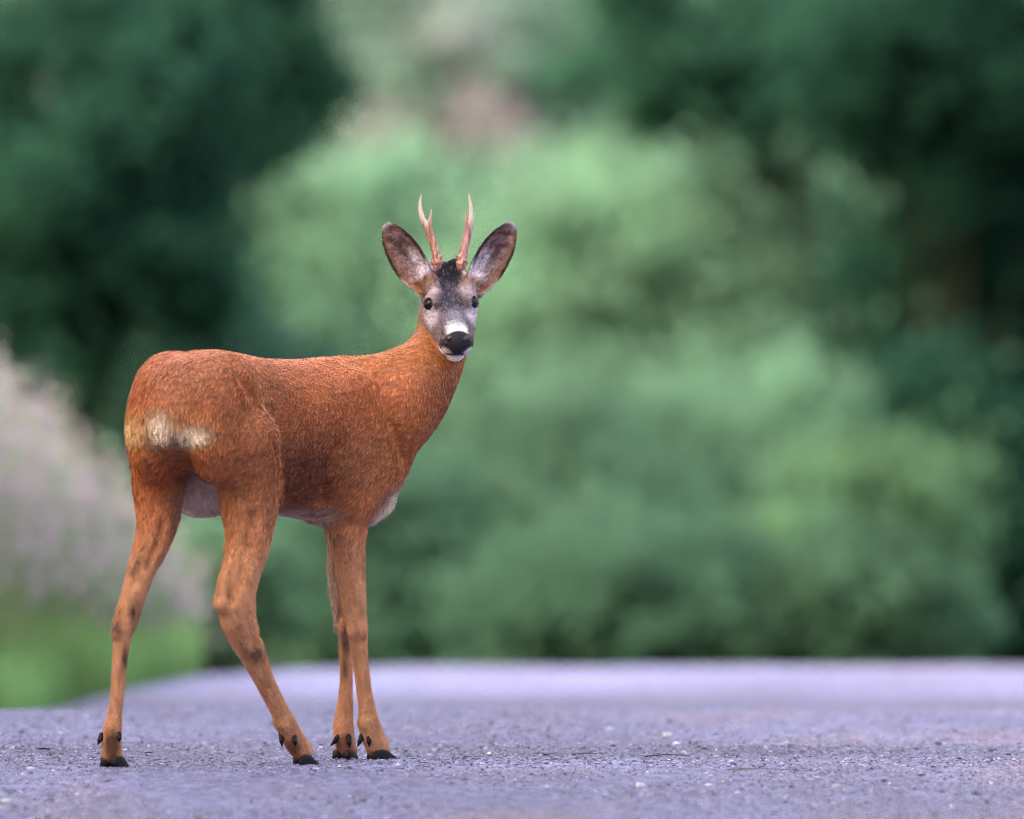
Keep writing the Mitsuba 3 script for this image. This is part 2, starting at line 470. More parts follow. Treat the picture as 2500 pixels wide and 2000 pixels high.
groove(((744, 1370), (752, 1430), (760, 1490)), 4, 6, 0.5)
bv, bf, bn = body.mesh()


# ---- where on the deer a point is
def smooth(a, b, x):
    t = np.clip((x - a) / (b - a), 0, 1)
    return t * t * (3 - 2 * t)


def blend(c, d, t):
    return c * (1 - t[:, None]) + np.asarray(d, float) * t[:, None]


def blob(p, c, r, soft=0.5):
    """1 inside the ball, falling to 0."""
    d = np.linalg.norm((p - np.asarray(c)) / np.asarray(r, float), axis=1)
    return 1 - smooth(1 - soft, 1 + soft, d)


def head_coords(p):
    q = p - HO
    return q @ HA, q @ HL, q @ HN


def head_weight(p):
    inside = np.all((p > skull.lo + 5) & (p < skull.lo + (skull.n - 2) * skull.cell), axis=1)
    return inside & (skull.sample(p) < throat.sample(p) - 1.5) & (skull.sample(p) < 16)


COAT = 0.88
SPOT = {'flank': surf(636, 1005), 'shoulder': surf(770, 985), 'hip': surf(400, 800)}


def paint(p, nrm):
    """The coat's own colours, with shade and highlights of the body painted in."""
    x, y, z = p.T
    U, V = x + 1078, 1605 - z
    q = p - HIP
    t, r = q @ FWD, q @ RGT
    near = smooth(0.3, -0.1, nrm[:, 1]) * (y < -150)
    n1 = meshkit.fbm(p / 60.0, 3, 1)
    n2 = meshkit.fbm(p / 14.0, 2, 2)
    n4 = meshkit.fbm(np.stack([(x + 0.2 * z) / 9.0, y / 12.0, z / 40.0], 1), 2, 15)
    n3 = meshkit.fbm(np.stack([(x - 0.5 * z) / 16.0, y / 30.0, (z + 0.4 * x) / 7.0], 1), 2, 14)
    c = np.tile(np.array([0.470, 0.155, 0.050]), (len(p), 1))
    c = blend(c, [0.33, 0.105, 0.036], smooth(0.42, 0.72, n1) * 0.6)
    c = blend(c, [0.45, 0.185, 0.082], smooth(0.55, 0.8, n2) * 0.5)
    # highlight painted on upward faces of the back, shade painted on the flank
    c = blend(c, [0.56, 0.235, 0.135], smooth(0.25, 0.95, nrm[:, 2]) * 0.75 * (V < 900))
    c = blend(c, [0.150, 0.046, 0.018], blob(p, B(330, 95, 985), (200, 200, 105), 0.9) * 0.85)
    c = blend(c, [0.17, 0.052, 0.02], blob(p, B(150, 105, 820), (60, 120, 60), 0.9) * 0.5)
    # neck: more golden
    c = blend(c, [0.55, 0.235, 0.082], smooth(840, 710, V) * (t > 500))
    c = blend(c, [0.190, 0.058, 0.022], blob(p, W(945, 850, 430), (62, 160, 130), 0.9) * 0.8)  # shade painted on the right side of the neck
    c = blend(c, [0.22, 0.07, 0.028], blob(p, W(880, 950, 380), (50, 160, 80), 0.9) * 0.6)  # shade painted on the chest below it
    # haunches: duller
    c = blend(c, [0.335, 0.150, 0.078], blob(p, B(40, 105, 960), (120, 120, 150), 0.8) * 0.7)
    c = blend(c, [0.45, 0.185, 0.072], blob(p, B(640, 90, 985), (100, 160, 120), 0.8) * 0.7)
    # legs: tan, paler downwards
    leg = smooth(1000, 1240, V)
    c = blend(c, [0.72, 0.375, 0.195], leg * 0.9)
    c = blend(c, [0.44, 0.205, 0.100], leg * smooth(0.42, 0.7, n4) * 0.6)
    # inner, hidden sides pale
    belly = smooth(-0.45, -0.9, nrm[:, 2]) * smooth(1052, 1085, V) * (V < 1135) * (t > 60) * (t < 800)
    c = blend(c, [0.62, 0.41, 0.29], belly * 0.9)
    c = blend(c, [0.92, 0.80, 0.74], blob(p, W(428, 1062, -60), (50, 140, 60), 0.6) * 0.9 * np.clip(0.55 + 0.9 * n4, 0, 1))
    c = blend(c, [0.86, 0.75, 0.68], blob(p, W(814, 1062, 380), (44, 110, 44), 0.6) * 0.95)
    c = blend(c, [0.62, 0.46, 0.38], blob(p, W(704, 1250, 345), (16, 40, 140), 0.35) * 0.8)
    c = blend(c, [0.56, 0.36, 0.25], blob(p, W(682, 1110, 260), (20, 80, 60), 0.4) * 0.6)
    c = blend(c, [0.36, 0.20, 0.12], blob(p, W(368, 1090, -150), (14, 60, 80), 0.4) * 0.6)
    # rump patch
    c = blend(c, [0.76, 0.38, 0.13], blob(p, W(330, 905, -230), (100, 300, 38), 0.9) * 0.9 * near)
    c = blend(c, [0.97, 0.87, 0.72], blob(p, W(336, 900, -280), (23, 300, 27), 0.95) * near * smooth(0.02, 0.34, n3))
    c = blend(c, [0.97, 0.83, 0.62], blob(p, W(398, 914, -310), (36, 300, 17), 0.95) * near * smooth(0.04, 0.38, n3))
    c = blend(c, [0.30, 0.12, 0.055], blob(p, W(372, 940, -310), (9, 300, 34), 0.5) * near * 0.8)
    c = blend(c, [0.90, 0.54, 0.24], blob(p, W(282, 905, -225), (30, 400, 26), 0.7) * near)
    c = blend(c, [0.120, 0.036, 0.015], blob(p, SPOT['flank'], (66, 90, 70), 0.9) * 0.8)  # painted shade low on the flank, behind the elbow
    c = blend(c, [0.44, 0.19, 0.085], blob(p, SPOT['shoulder'], (70, 110, 75), 0.8) * 0.7)
    c = blend(c, [0.40, 0.185, 0.115], blob(p, SPOT['hip'], (95, 130, 60), 0.9) * 0.65)  # pinkish highlight painted on the upper haunch
    # dark marks on the legs
    for (u, v, w, ru, rv) in ((537, 1377, -196, 22, 16), (302, 1180, -190, 9, 9), (241, 1322, -225, 16, 13), (262, 1385, -215, 6, 24), (282, 1290, -218, 10, 30), (728, 1345, 320, 10, 30), (726, 1405, 320, 8, 22)):
        c = blend(c, [0.060, 0.035, 0.035], blob(p, W(u, v, w), (ru, 40, rv), 0.8) * np.clip(1.8 * n4, 0, 1) * 0.9)
    # feet: dark round the hooves
    foot = smooth(1576, 1598, V + 6 * (n2 - .5))
    c = blend(c, [0.035, 0.018, 0.014], foot)
    c = blend(c, [0.050, 0.018, 0.012], blob(p, W(236, 1570, -235), (17, 22, 36), 0.5) * 0.9)
    c = blend(c, [0.09, 0.03, 0.025], blob(p, W(722, 1572, 318), (20, 26, 22), 0.5) * 0.7)
    c = blend(c, [0.09, 0.035, 0.025], blob(p, W(616, 1578, -85), (18, 30, 22), 0.5) * 0.8)
    # ---- head
    a, l, n = head_coords(p)
    hd = head_weight(p)
    fn1 = meshkit.fbm(p / 5.0, 2, 9)
    front = smooth(-0.25, 0.25, -nrm[:, 1])
    h = np.tile(np.array([0.150, 0.105, 0.115]), (len(p), 1))
    al = np.abs(l - 0.01 * a)
    # sides of the face: warmer
    h = blend(h, [0.36, 0.265, 0.265], smooth(24, 42, al) * 0.85)
    h = blend(h, [0.13, 0.085, 0.085], blob(p, H(48, -34, -44), (20, 40, 24), 0.7) * 0.7 + blob(p, H(48, 36, -44), (20, 40, 24), 0.7) * 0.7)
    h = blend(h, [0.30, 0.130, 0.065], smooth(-52, -78, n) * smooth(60, 20, a))
    # grey bridge
    h = blend(h, [0.030, 0.028, 0.046], (1 - smooth(15, 33, al + 14 * (fn1 - .5))) * smooth(-50, -25, a) * 0.95)
    h = blend(h, [0.34, 0.33, 0.42], blob(p, H(66, 0, 0), (22, 40, 20), 0.9) * 0.8)
    # black crown
    h = blend(h, [0.020, 0.020, 0.034], (1 - smooth(14, 40, al + 16 * (fn1 - .5))) * smooth(-24, -52, a + 14 * (fn1 - .5)) * smooth(-30, -5, n))
    h = blend(h, [0.42, 0.30, 0.30], smooth(28, 36, al) * smooth(-30, -60, a) * 0.7)
    # pale round the eyes
    for sgn in (1, -1):
        h = blend(h, [0.66, 0.58, 0.66], blob(p, H(23, 44 * sgn, -28), (17, 34, 24), 0.6) * 0.9)
        h = blend(h, [0.62, 0.49, 0.51], blob(p, H(-26, 38 * sgn, 2), (17, 30, 18), 0.6) * 0.85)
        ec, ed = EYE_C[sgn]
        dd = np.linalg.norm(p - (ec + ed * 9), axis=1)
        h = blend(h, [0.012, 0.010, 0.014], (1 - smooth(12.0, 15.0, dd)))
        h = blend(h, [0.05, 0.04, 0.05], blob(p, H(15, 33 * sgn, -6), (5, 10, 9), 0.5) * 0.7)
    # grizzle
    h = h * (0.35 + 1.3 * fn1)[:, None]
    # white band above the nose, white chin and lips
    h = blend(h, [0.95, 0.94, 0.97], smooth(70, 90, a + 10 * (fn1 - 0.5) + 22 * (meshkit.noise(p / 2.2, 19) - 0.5)) * smooth(109, 104, a) * smooth(29, 15, al) * smooth(-22, -10, n))
    h = blend(h, [0.035, 0.032, 0.042], smooth(104, 108, a) * smooth(-46, -41, n))
    h = blend(h, [0.04, 0.036, 0.046], smooth(84, 96, a) * smooth(22, 27, al) * smooth(-52, -45, n) * smooth(-20, -28, n) * 0.8)
    h = blend(h, [0.94, 0.93, 0.97], smooth(66, 80, a) * smooth(-57, -62, n))
    for sgn in (1, -1):
        h = blend(h, [0.92, 0.92, 0.96], blob(p, H(112, 21 * sgn, -49), (13, 15, 10), 0.4) * 0.95)
    h = blend(h, [0.02, 0.018, 0.02], blob(p, H(112, 0, -60), (26, 14, 2.6), 0.5) * 0.9)
    c = np.where(hd[:, None], h, c)
    c = blend(c, [0.60, 0.42, 0.34], blob(p, H(-10, -42, -92), (26, 26, 26), 0.6) * 0.4 * front)
    # ears
    for sgn, (b0, t0, ex, ey, ez, L, xs, ws) in EARS.items():
        e = p - b0
        ea, eb, ec = e @ ex / L, e @ ey, e @ ez
        w = np.interp(ea, xs, ws)
        on = (ea > -0.06) & (ea < 1.15) & (np.abs(eb) < 50) & (np.abs(ec) < 45)
        inner = smooth(0.0, 0.35, nrm @ ez)
        side = eb * np.sign(ey[0]) * sgn      # > 0 towards the outer edge
        k = np.tile(np.array([0.26, 0.125, 0.065]), (len(p), 1))          # back of the ear
        i1 = np.tile(np.array([0.370, 0.235, 0.230]), (len(p), 1))
        i1 = blend(i1, [0.105, 0.062, 0.070], smooth(0.36, 0.72, meshkit.fbm(p / 13.0, 3, 4)) * smooth(0.2, 0.65, ea) * 0.9)
        i1 = blend(i1, [0.74, 0.67, 0.76], smooth(0.62, 0.34, ea + 0.2 * (meshkit.fbm(p / 8.0, 2, 5) - .5)) * smooth(14, -8, side) * 0.9)
        i1 = blend(i1, [0.07, 0.042, 0.048], blob(np.stack([ea * 100, side, 0 * ea], 1), (52, 2, 0), (26, 6, 9), 0.8) * 0.75)
        i1 = i1 * (0.40 + 1.15 * meshkit.noise(p / 4.0, 6))[:, None]
        i1 = blend(i1, [0.30, 0.16, 0.075], smooth(0.5, 0.8, side / np.maximum(w, 3)) * 0.8)
        i1 = blend(i1, [0.36, 0.16, 0.065], smooth(0.12, 0.0, ea) * 0.9)
        k = k * (1 - inner[:, None]) + i1 * inner[:, None]
        rim = smooth(0.74, 0.90, np.abs(eb) / np.maximum(w, 3)) * smooth(0.16, 0.34, ea)
        k = blend(k, [0.028, 0.020, 0.026], rim)
        k = blend(k, [0.52, 0.47, 0.54], smooth(0.90, 0.98, ea))
        k = blend(k, [0.62, 0.52, 0.52], smooth(0.75, 0.95, side / np.maximum(w, 3)) * smooth(0.30, 0.12, ea))
        c = np.where((on & (~hd | (np.abs(eb) < w + 3) & (ea > 0.06)))[:, None], k, c)
    red = smooth(1.7, 2.6, c[:, 0] / c[:, 1])[:, None]             # the coat, not the white and grey parts
    return np.clip(c * (COAT + red * (np.array([1.16, 1.0, 0.84]) - COAT)), 0.004, 0.92)


# ---- direction in which the coat lies, from guides
def D(p, q):
    return np.asarray(p), unit(np.asarray(q, float))


G = []
for sgn in (1, -1):
    for t in (0, 150, 300, 450, 600):
        G.append(D(B(t, 70 * sgn, 770), -FWD - 0.15 * UP + 0.25 * sgn * RGT))
        G.append(D(B(t, 115 * sgn, 900), -FWD - 0.55 * UP))
        G.append(D(B(t, 110 * sgn, 1030), -FWD - 0.8 * UP))
    G.append(D(B(-80, 60 * sgn, 820), -FWD - 1.0 * UP + 0.1 * sgn * RGT))
    G.append(D(B(-110, 80 * sgn, 930), -UP - 0.3 * FWD + 0.35 * sgn * RGT))
    G.append(D(B(50, 110 * sgn, 960), -UP - 0.7 * FWD))
    G.append(D(B(0, 110 * sgn, 1040), -UP - 0.45 * FWD))
    G.append(D(B(620, 90 * sgn, 980), -UP - 0.8 * FWD))
    G.append(D(B(640, 100 * sgn, 880), -UP - 0.5 * FWD))
    G.append(D(B(760, 50 * sgn, 930), -UP - 0.2 * FWD))
    G.append(D(B(770, 20 * sgn, 1040), -UP - 0.1 * FWD))
for (u, v, w, dx, dz) in ((520, 1120, -205, -0.1, -1), (505, 1210, -226, -0.15, -1), (505, 1300, -222, 0.4, -1), (536, 1385, -176, 0.45, -1), (585, 1490, -112, 0.45, -1), (630, 1580, -50, 0.5, -1),
                          (333, 1085, -150, -0.1, -1), (296, 1205, -185, -0.3, -1), (255, 1345, -203, -0.15, -1), (245, 1478, -210, -0.1, -1), (236, 1588, -212, 0, -1),
                          (735, 1100, 235, -0.25, -1), (740, 1205, 235, 0.05, -1), (753, 1340, 239, 0.1, -1), (766, 1450, 243, 0.1, -1), (795, 1580, 265, 0.3, -1),
                          (714, 1150, 330, -0.15, -1), (727, 1310, 331, 0, -1), (729, 1430, 332, 0, -1), (725, 1570, 340, 0, -1),
                          (424, 1050, -70, 0, -1)):
    G.append(D(W(u, v, w), [dx, -0.1, dz]))
for (u, v, w) in ((850, 838, 395), (884, 796, 450), (916, 748, 500), (936, 696, 535), (945, 640, 548)):
    for o in (-70, 0, 70):
        G.append(D(W(u + o, v + o * 0.7, w - 40), [-0.35, -0.25, -0.85]))
GP, GD = np.array([g[0] for g in G]), np.array([g[1] for g in G])


def flow(p, nrm):
    d2 = ((p[:, None, :] - GP[None]) ** 2).sum(-1)
    wgt = 1 / (d2 + 900) ** 2
    d = (wgt[:, :, None] * GD[None]).sum(1)
    a, l, n = head_coords(p)
    hd = head_weight(p)
    face = -HA[None] * 0.9 + HL[None] * (l / 55)[:, None] + HN[None] * 0.15
    face = np.where((n < -60)[:, None], -HA[None] * 0.8 - UP[None] * 0.5, face)
    face = np.where(((a > 66) & (n > -35))[:, None], HL[None] * (l / 20)[:, None] - HA[None] * 0.4, face)
    d = np.where(hd[:, None], face, d)
    for sgn, (b0, t0, ex, ey, ez, L, xs, ws) in EARS.items():
        e = p - b0
        on = (e @ ex / L > 0.0) & (e @ ex / L < 1.15) & (np.abs(e @ ey) < 46) & (np.abs(e @ ez) < 42) & ~(hd & (np.abs(l) < 62))
        d = np.where(on[:, None], ex[None] + 0.7 * ey[None] * np.sign(e @ ey)[:, None] * 0.6, d)
    d = d - nrm * (d * nrm).sum(1, keepdims=True)
    return unit(d)


FRINGE = [(W(806, 1072, 370), (44, 120, 34), 6), (W(672, 1084, 230), (22, 120, 26), 6), (W(706, 1215, 330), (14, 60, 90), 3.5), (W(716, 1330, 330), (12, 60, 60), 2.5), (W(420, 1086, -60), (50, 120, 16), 5),
          (W(244, 1290, -215), (10, 40, 40), 6), (W(500, 1350, -220), (14, 40, 30), 4)]


def length(p):
    V = 1605 - p[:, 2]
    t = (p - HIP) @ FWD
    L = np.full(len(p), 12.0)
    L = L * (1 - 0.5 * smooth(1080, 1250, V))
    L = np.where(head_weight(p), 5.0, L)
    for sgn, (b0, t0, ex, ey, ez, LL, xs, ws) in EARS.items():
        e = p - b0
        on = (e @ ex / LL > 0.05) & (e @ ex / LL < 1.1) & (np.abs(e @ ey) < 46) & (np.abs(e @ ez) < 42)
        L = np.where(on, 4.5, L)
    L += 6 * blob(p, W(340, 905, -260), (95, 300, 42), 0.5) * (p[:, 1] < -150)
    L += 4 * blob(p, W(812, 1062, 380), (46, 110, 44), 0.5)
    L += 4 * smooth(1050, 1080, V) * (V < 1130) * (t > 150) * (t < 640)
    L += 4 * blob(p, W(704, 1250, 340), (14, 40, 130), 0.4)
    for k_, r_, a_ in FRINGE:
        L += a_ * 1.4 * blob(p, k_, r_, 0.5) * (np.random.default_rng(8).random(len(p)) < 0.22)
    L *= 1 - 0.35 * smooth(1540, 1590, V)
    a, l, n = head_coords(p)
    for sgn, e in EARS.items():
        L += 9 * blob(p, e[0] + 0.32 * (e[1] - e[0]) + e[4] * 2, (24, 30, 26), 0.5)
    L = np.where(blob(p, H(-70, 0, 0), (30, 50, 40), 0.3) > 0.4, 9, L)
    L = np.where(head_weight(p) & (a > 62), 3.4, L)
    return L


tri = bv[bf]
area = np.linalg.norm(np.cross(tri[:, 1] - tri[:, 0], tri[:, 2] - tri[:, 0]), axis=1) / 2
fcen = tri.mean(1)
ahead, lhead, nhead = head_coords(fcen)
weight = np.where(head_weight(fcen), 4.0, 1.0) * np.where(1605 - fcen[:, 2] > 1150, 1.6, 1.0)
for sgn, e in EARS.items():
    weight = np.where(np.linalg.norm(fcen - (e[0] + e[1]) / 2, axis=1) < 75, 4.0, weight)
# the deer's near side and the rest alike carry hair; no hair on the nose leather, in the eyes or under the hooves
bald = (ahead > 104) & (nhead > -46) & head_weight(fcen)
for sgn in (1, -1):
    bald |= np.linalg.norm(fcen - (EYE_C[sgn][0] + EYE_C[sgn][1] * 9), axis=1) < 11.5
weight = np.where(bald | (1605 - fcen[:, 2] > 1600), 0, weight)
NH = 340_000
pick = rng.choice(len(bf), NH, p=area * weight / (area * weight).sum())
bary = rng.dirichlet([1, 1, 1], NH)
hp = (tri[pick] * bary[:, :, None]).sum(1)
hn = unit((bn[bf[pick]] * bary[:, :, None]).sum(1))
hd_ = flow(hp, hn)
wob = np.stack([meshkit.noise(hp / 22.0, 30 + i) - 0.5 for i in range(3)], 1) * 0.6 + np.stack([meshkit.noise(hp / 7.0, 40 + i) - 0.5 for i in range(3)], 1) * 0.45 + rng.normal(0, 0.10, (NH, 3))
hd_ = unit(hd_ + wob - hn * (wob * hn).sum(1, keepdims=True))
hl = length(hp) * rng.uniform(0.65, 1.2, NH)
isface = head_weight(hp)
lift = rng.uniform(0.10, 0.42, NH)
lift = np.where(blob(hp, W(812, 1075, 380), (46, 110, 44), 0.3) + blob(hp, W(704, 1250, 340), (14, 40, 130), 0.4) > 0.5, lift + 0.25, lift)
for k_, r_, a_ in FRINGE:
    lift = lift + 0.35 * blob(hp, k_, r_, 0.5)
side = unit(np.cross(hd_, hn) + hn * rng.normal(0, 0.25, NH)[:, None])
wid = np.clip(hl * 0.05, 0.32, 0.58) * rng.uniform(0.7, 1.3, NH)
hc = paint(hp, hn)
lk = np.stack([(hp * hd_).sum(1) * 0 + (hp @ FWD) / 20.0, (hp @ RGT) / 8.0, hp[:, 2] / np.where(1605 - hp[:, 2] > 1060, 22.0, 6.5)], 1)
lk += (meshkit.noise(hp / 40.0, 81)[:, None] - 0.5) * 2.5
streak = meshkit.fbm(lk, 2, 77)
tone = rng.normal(1.0, 0.12, NH) * (0.62 + 0.76 * streak) * (0.90 + 0.20 * meshkit.noise(hp / 34.0, 78))
dash = smooth(0.62, 0.78, meshkit.noise(lk * np.array([0.9, 1.0, 1.0]) + 31.7, 83))
glow = smooth(0.62, 0.80, meshkit.noise(lk * np.array([0.8, 1.0, 0.8]) + 77.7, 84))
tone = tone * (1 - 0.42 * dash * (1605 - hp[:, 2] < 1050)) * (1 + 0.30 * glow)
tone = np.where(head_weight(hp), rng.normal(1.0, 0.3, NH), tone)
pale = smooth(0.35, 0.65, hc[:, 1])
tone = tone * (1 - pale) + pale * (1 + (tone - 1) * 0.25)
hc = hc * np.clip(tone, 0.28, 1.0)[:, None] + np.clip(tone - 1, 0, 0.8)[:, None] * (hc * 0.35 + np.where(head_weight(hp)[:, None], hc * 0.6, np.array([0.20, 0.095, 0.050])))
hc = np.clip(hc, 0.003, 0.95)
fleck = rng.random(NH) < 0.02
hc[fleck & ~isface] *= 0.35
griz = isface & (rng.random(NH) < 0.15) & (head_coords(hp)[0] > -55 - 60 * (rng.random(NH) < 0.35)) & (head_coords(hp)[0] < 95) & (head_coords(hp)[2] > -60)
hc[griz] = hc[griz] * 0.35 + np.array([0.34, 0.325, 0.40])
root = hp - hn * 1.0
mid = hp + hd_ * (hl * 0.5)[:, None] + hn * (hl * lift * 0.7)[:, None]
tip = hp + hd_ * hl[:, None] + hn * (hl * lift * 0.75 + 0.4)[:, None] - UP * (hl * 0.08)[:, None]
sw = side * wid[:, None]
NC = 26000
cen_i = rng.choice(NH, NC, replace=False)
_, lock = cKDTree(hp[cen_i]).query(hp)
lk_tip = tip[cen_i][lock]
pull = 0.55 * (np.linalg.norm(hp - hp[cen_i][lock], axis=1) < 16)
tip = tip * (1 - pull)[:, None] + lk_tip * pull[:, None]
mid = mid + ((lk_tip - tip) * 0.2 * (pull > 0)[:, None])
lock_tone = np.clip(rng.normal(0.0, 0.15, NC), -0.38, 0.32)[lock] * (1 - 0.7 * pale) * np.where(head_weight(hp), 0.5, 1.0)
hc = hc * (1 + np.minimum(lock_tone, 0))[:, None] + np.maximum(lock_tone, 0)[:, None] * np.array([0.28, 0.135, 0.075])
hc = np.clip(hc, 0.003, 0.95)
fv = np.stack([root - sw, root + sw, mid - sw * 0.85, mid + sw * 0.85, tip], 1).reshape(-1, 3)
i5 = np.arange(NH)[:, None] * 5
ff = np.stack([i5 + [0, 1, 3], i5 + [0, 3, 2], i5 + [2, 3, 4]], 1).reshape(-1, 3)
across = rng.normal(0, 1, (NH, 3))
across = unit(across - hd_ * (across * hd_).sum(1, keepdims=True))
hnn = unit(hn * (1 - 0.45 * pale)[:, None] + across * 0.28 + UP * (0.10 + 0.75 * pale)[:, None])
fnorm = np.repeat(unit(hnn), 5, axis=0)
fcol = np.stack([hc * 0.72, hc * 0.72, hc, hc, np.clip(hc * 1.18, 0, 0.95)], 1).reshape(-1, 3)

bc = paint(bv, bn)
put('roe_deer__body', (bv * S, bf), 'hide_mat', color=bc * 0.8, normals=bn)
onface = isface.copy()
for sgn, e in EARS.items():
    onface |= np.linalg.norm(hp - (e[0] + 0.55 * (e[1] - e[0])), axis=1) < 82
for part, sel, mat, lab in (('coat', ~onface, 'hair_mat', 'short red-brown summer coat with a cream rump patch'), ('face_hair', onface, 'face_hair_mat', 'grizzled grey face hair, black crown and white muzzle')):
    m5 = np.repeat(sel, 5)
    ns = int(sel.sum())
    j5 = np.arange(ns)[:, None] * 5
    put('roe_deer__' + part, (fv[m5] * S, np.stack([j5 + [0, 1, 3], j5 + [0, 3, 2], j5 + [2, 3, 4]], 1).reshape(-1, 3)), mat, color=fcol[m5], normals=fnorm[m5], kind='stuff', label=lab)
note('roe_deer', 'red-brown roe buck standing on the road, head turned back to the viewer', 'deer')
note('roe_deer__body', 'body of the buck, white under the chest and dark above the hooves')

# antlers
ANT = {-1: ([(921, 560, 9.5), (920, 546, 9.5), (914, 517, 8.4), (905, 492, 8.4), (897, 474, 7.0), (888, 455, 5.4), (884.5, 435, 4.0), (885.5, 420, 2.6), (887, 411, 1.2)],
             [(903, 490, 6.8), (905, 468, 4.4), (907, 452, 2.8), (908, 441, 1.2)]),
       1: ([(971, 560, 10.0), (973, 546, 9.5), (978, 520, 8.6), (985, 493, 8.2), (991, 470, 6.6), (992, 452, 5.0), (990.5, 430, 3.6), (988, 415, 2.2), (986.5, 405, 1.1)],
           [(983, 490, 6.4), (982, 466, 4.0), (982.5, 452, 2.6), (983, 441, 1.1)])}
for i, sgn in enumerate((-1, 1)):
    main, tine = ANT[sgn]
    fl = Field(W(860, 590, 455), W(1015, 395, 560), 0.9)
    dep = lambda v: 500 + 16 * math.sin((560 - v) / 155 * 2.4)  # noqa: E731
    mp = [(W(u, v, dep(v)), r) for u, v, r in main]
    tp = [(W(u, v, dep(v) - (492 - v) * (0.35 if sgn < 0 else 0.6)), r) for u, v, r in tine]
    fl.chain(mp, 4)
    fl.chain(tp, 6)
    g2 = np.random.default_rng(20 + sgn)
    for _ in range(34):                                            # the burr
        ph = g2.uniform(0, 2 * math.pi)
        c0 = mp[0][0] + (mp[1][0] - mp[0][0]) * g2.uniform(0.2, 0.8)
        fl.ball(c0 + np.array([math.cos(ph), math.sin(ph), 0]) * 10.5, g2.uniform(1.6, 3.0), 2)
    for _ in range(46):                                            # pearls low on the beam
        ph, q = g2.uniform(0, 2 * math.pi), g2.uniform(0, 1) ** 1.5
        c0 = mp[1][0] + (mp[3][0] - mp[1][0]) * q
        fl.ball(c0 + np.array([math.cos(ph), math.sin(ph), 0]) * 8.6, g2.uniform(0.9, 1.9), 1.5)
    fl.cone(mp[1][0] + [-sgn * 6, -4, 4], 3.4, mp[1][0] + [-sgn * 15, -6, 8], 1.4, 4)
    av, af, an = fl.mesh(0.5)
    groove = meshkit.fbm(np.c_[av[:, 0] / 3.0, av[:, 1] / 3.0, av[:, 2] / 45.0], 3, 60 + sgn)
    av = av - an * (smooth(0.45, 0.7, groove) * 0.9)[:, None]
    VV = (1605 - av[:, 2])
    col = np.tile(np.array([0.36, 0.150, 0.135]), (len(av), 1))
    col = blend(col, [0.66, 0.38, 0.38], smooth(0.52, 0.36, groove) * 0.85)
    col = blend(col, [0.13, 0.05, 0.04], smooth(0.52, 0.68, groove) * 0.8)
    col = blend(col, [0.46, 0.24, 0.10], meshkit.noise(av / 14.0, 3) * 0.5)
    col = blend(col, [0.80, 0.66, 0.56], smooth(488, 435, VV))
    put('roe_deer__antler' + ('' if i == 0 else '_001'), (av * S, af), 'antler_mat', color=col, normals=an)

# eyes and nose leather
for i, sgn in enumerate((-1, 1)):
    e = trimesh.creation.icosphere(4, 14.2)
    c, dirn = EYE_C[sgn]
    put('roe_deer__eye' + ('' if i == 0 else '_001'), ((e.vertices + c - dirn * 1.6 - HN * 0.8) * S, e.faces), 'eye_mat', smooth=True)
nz = Field(H(85, -50, -75) - 60, H(120, 50, 10) + 50, 0.8)
nz.ell(H(110, 2, -16), [HA, HL, HN], [17, 27.5, 8], 5)
nz.ell(H(114, 2, -30), [HA, HL, HN], [16.5, 22, 11], 7)
nz.cone(H(121, 2, -36), 7, H(116, 2, -57), 3.2, 8)
for sgn in (1, -1):
    nz.ball(H(112, 20 * sgn + 2, -30), 10.8, 6)
    nz.cone(H(134, 10 * sgn + 2, -39), 4.6, H(123, 27 * sgn + 2, -29), 3.4, 2, cut=True)     # nostril
nz.cone(H(133, 2, -24), 1.8, H(126, 2, -52), 1.6, 3, cut=True)
nv, nf, nn = nz.mesh(0.6)
put('roe_deer__nose', (nv * S, nf), 'nose_mat', normals=nn)


# hooves: two claws each, and the dew claws
def hull(points):
    return m3.Manifold.hull_points(np.asarray(points, float)).to_mesh()


def claw(p, fwd, rgt, L, Wd, Hh):
    """p: middle of the heel on the ground."""
    P = lambda a, b, c: p + fwd * a + rgt * b + UP * c  # noqa: E731
    ring = []
    for a, b in ((0, .42), (.25, .5), (.55, .46), (.8, .28), (1.0, .04)):
        ring += [P(a * L, b * Wd, 0), P(a * L, -b * Wd, 0)]
    top = []
    for a, b, c in ((0.02, .36, .85), (.25, .42, 1.0), (.45, .34, .95), (.62, .2, .62), (.85, .08, .26)):
        top += [P(a * L, b * Wd, c * Hh), P(a * L, -b * Wd, c * Hh)]
    m = hull(np.array(ring + top))
    t = trimesh.Trimesh(m.vert_properties[:, :3], m.tri_verts)
    t = t.subdivide().subdivide()
    sm = trimesh.smoothing.filter_taubin(t, iterations=3)
    return np.array(sm.vertices), np.array(sm.faces)


def joined(parts):
    vs, fs, n = [], [], 0
    for v, f in parts:
        vs.append(v)
        fs.append(f + n)
        n += len(v)
    return np.vstack(vs), np.vstack(fs)


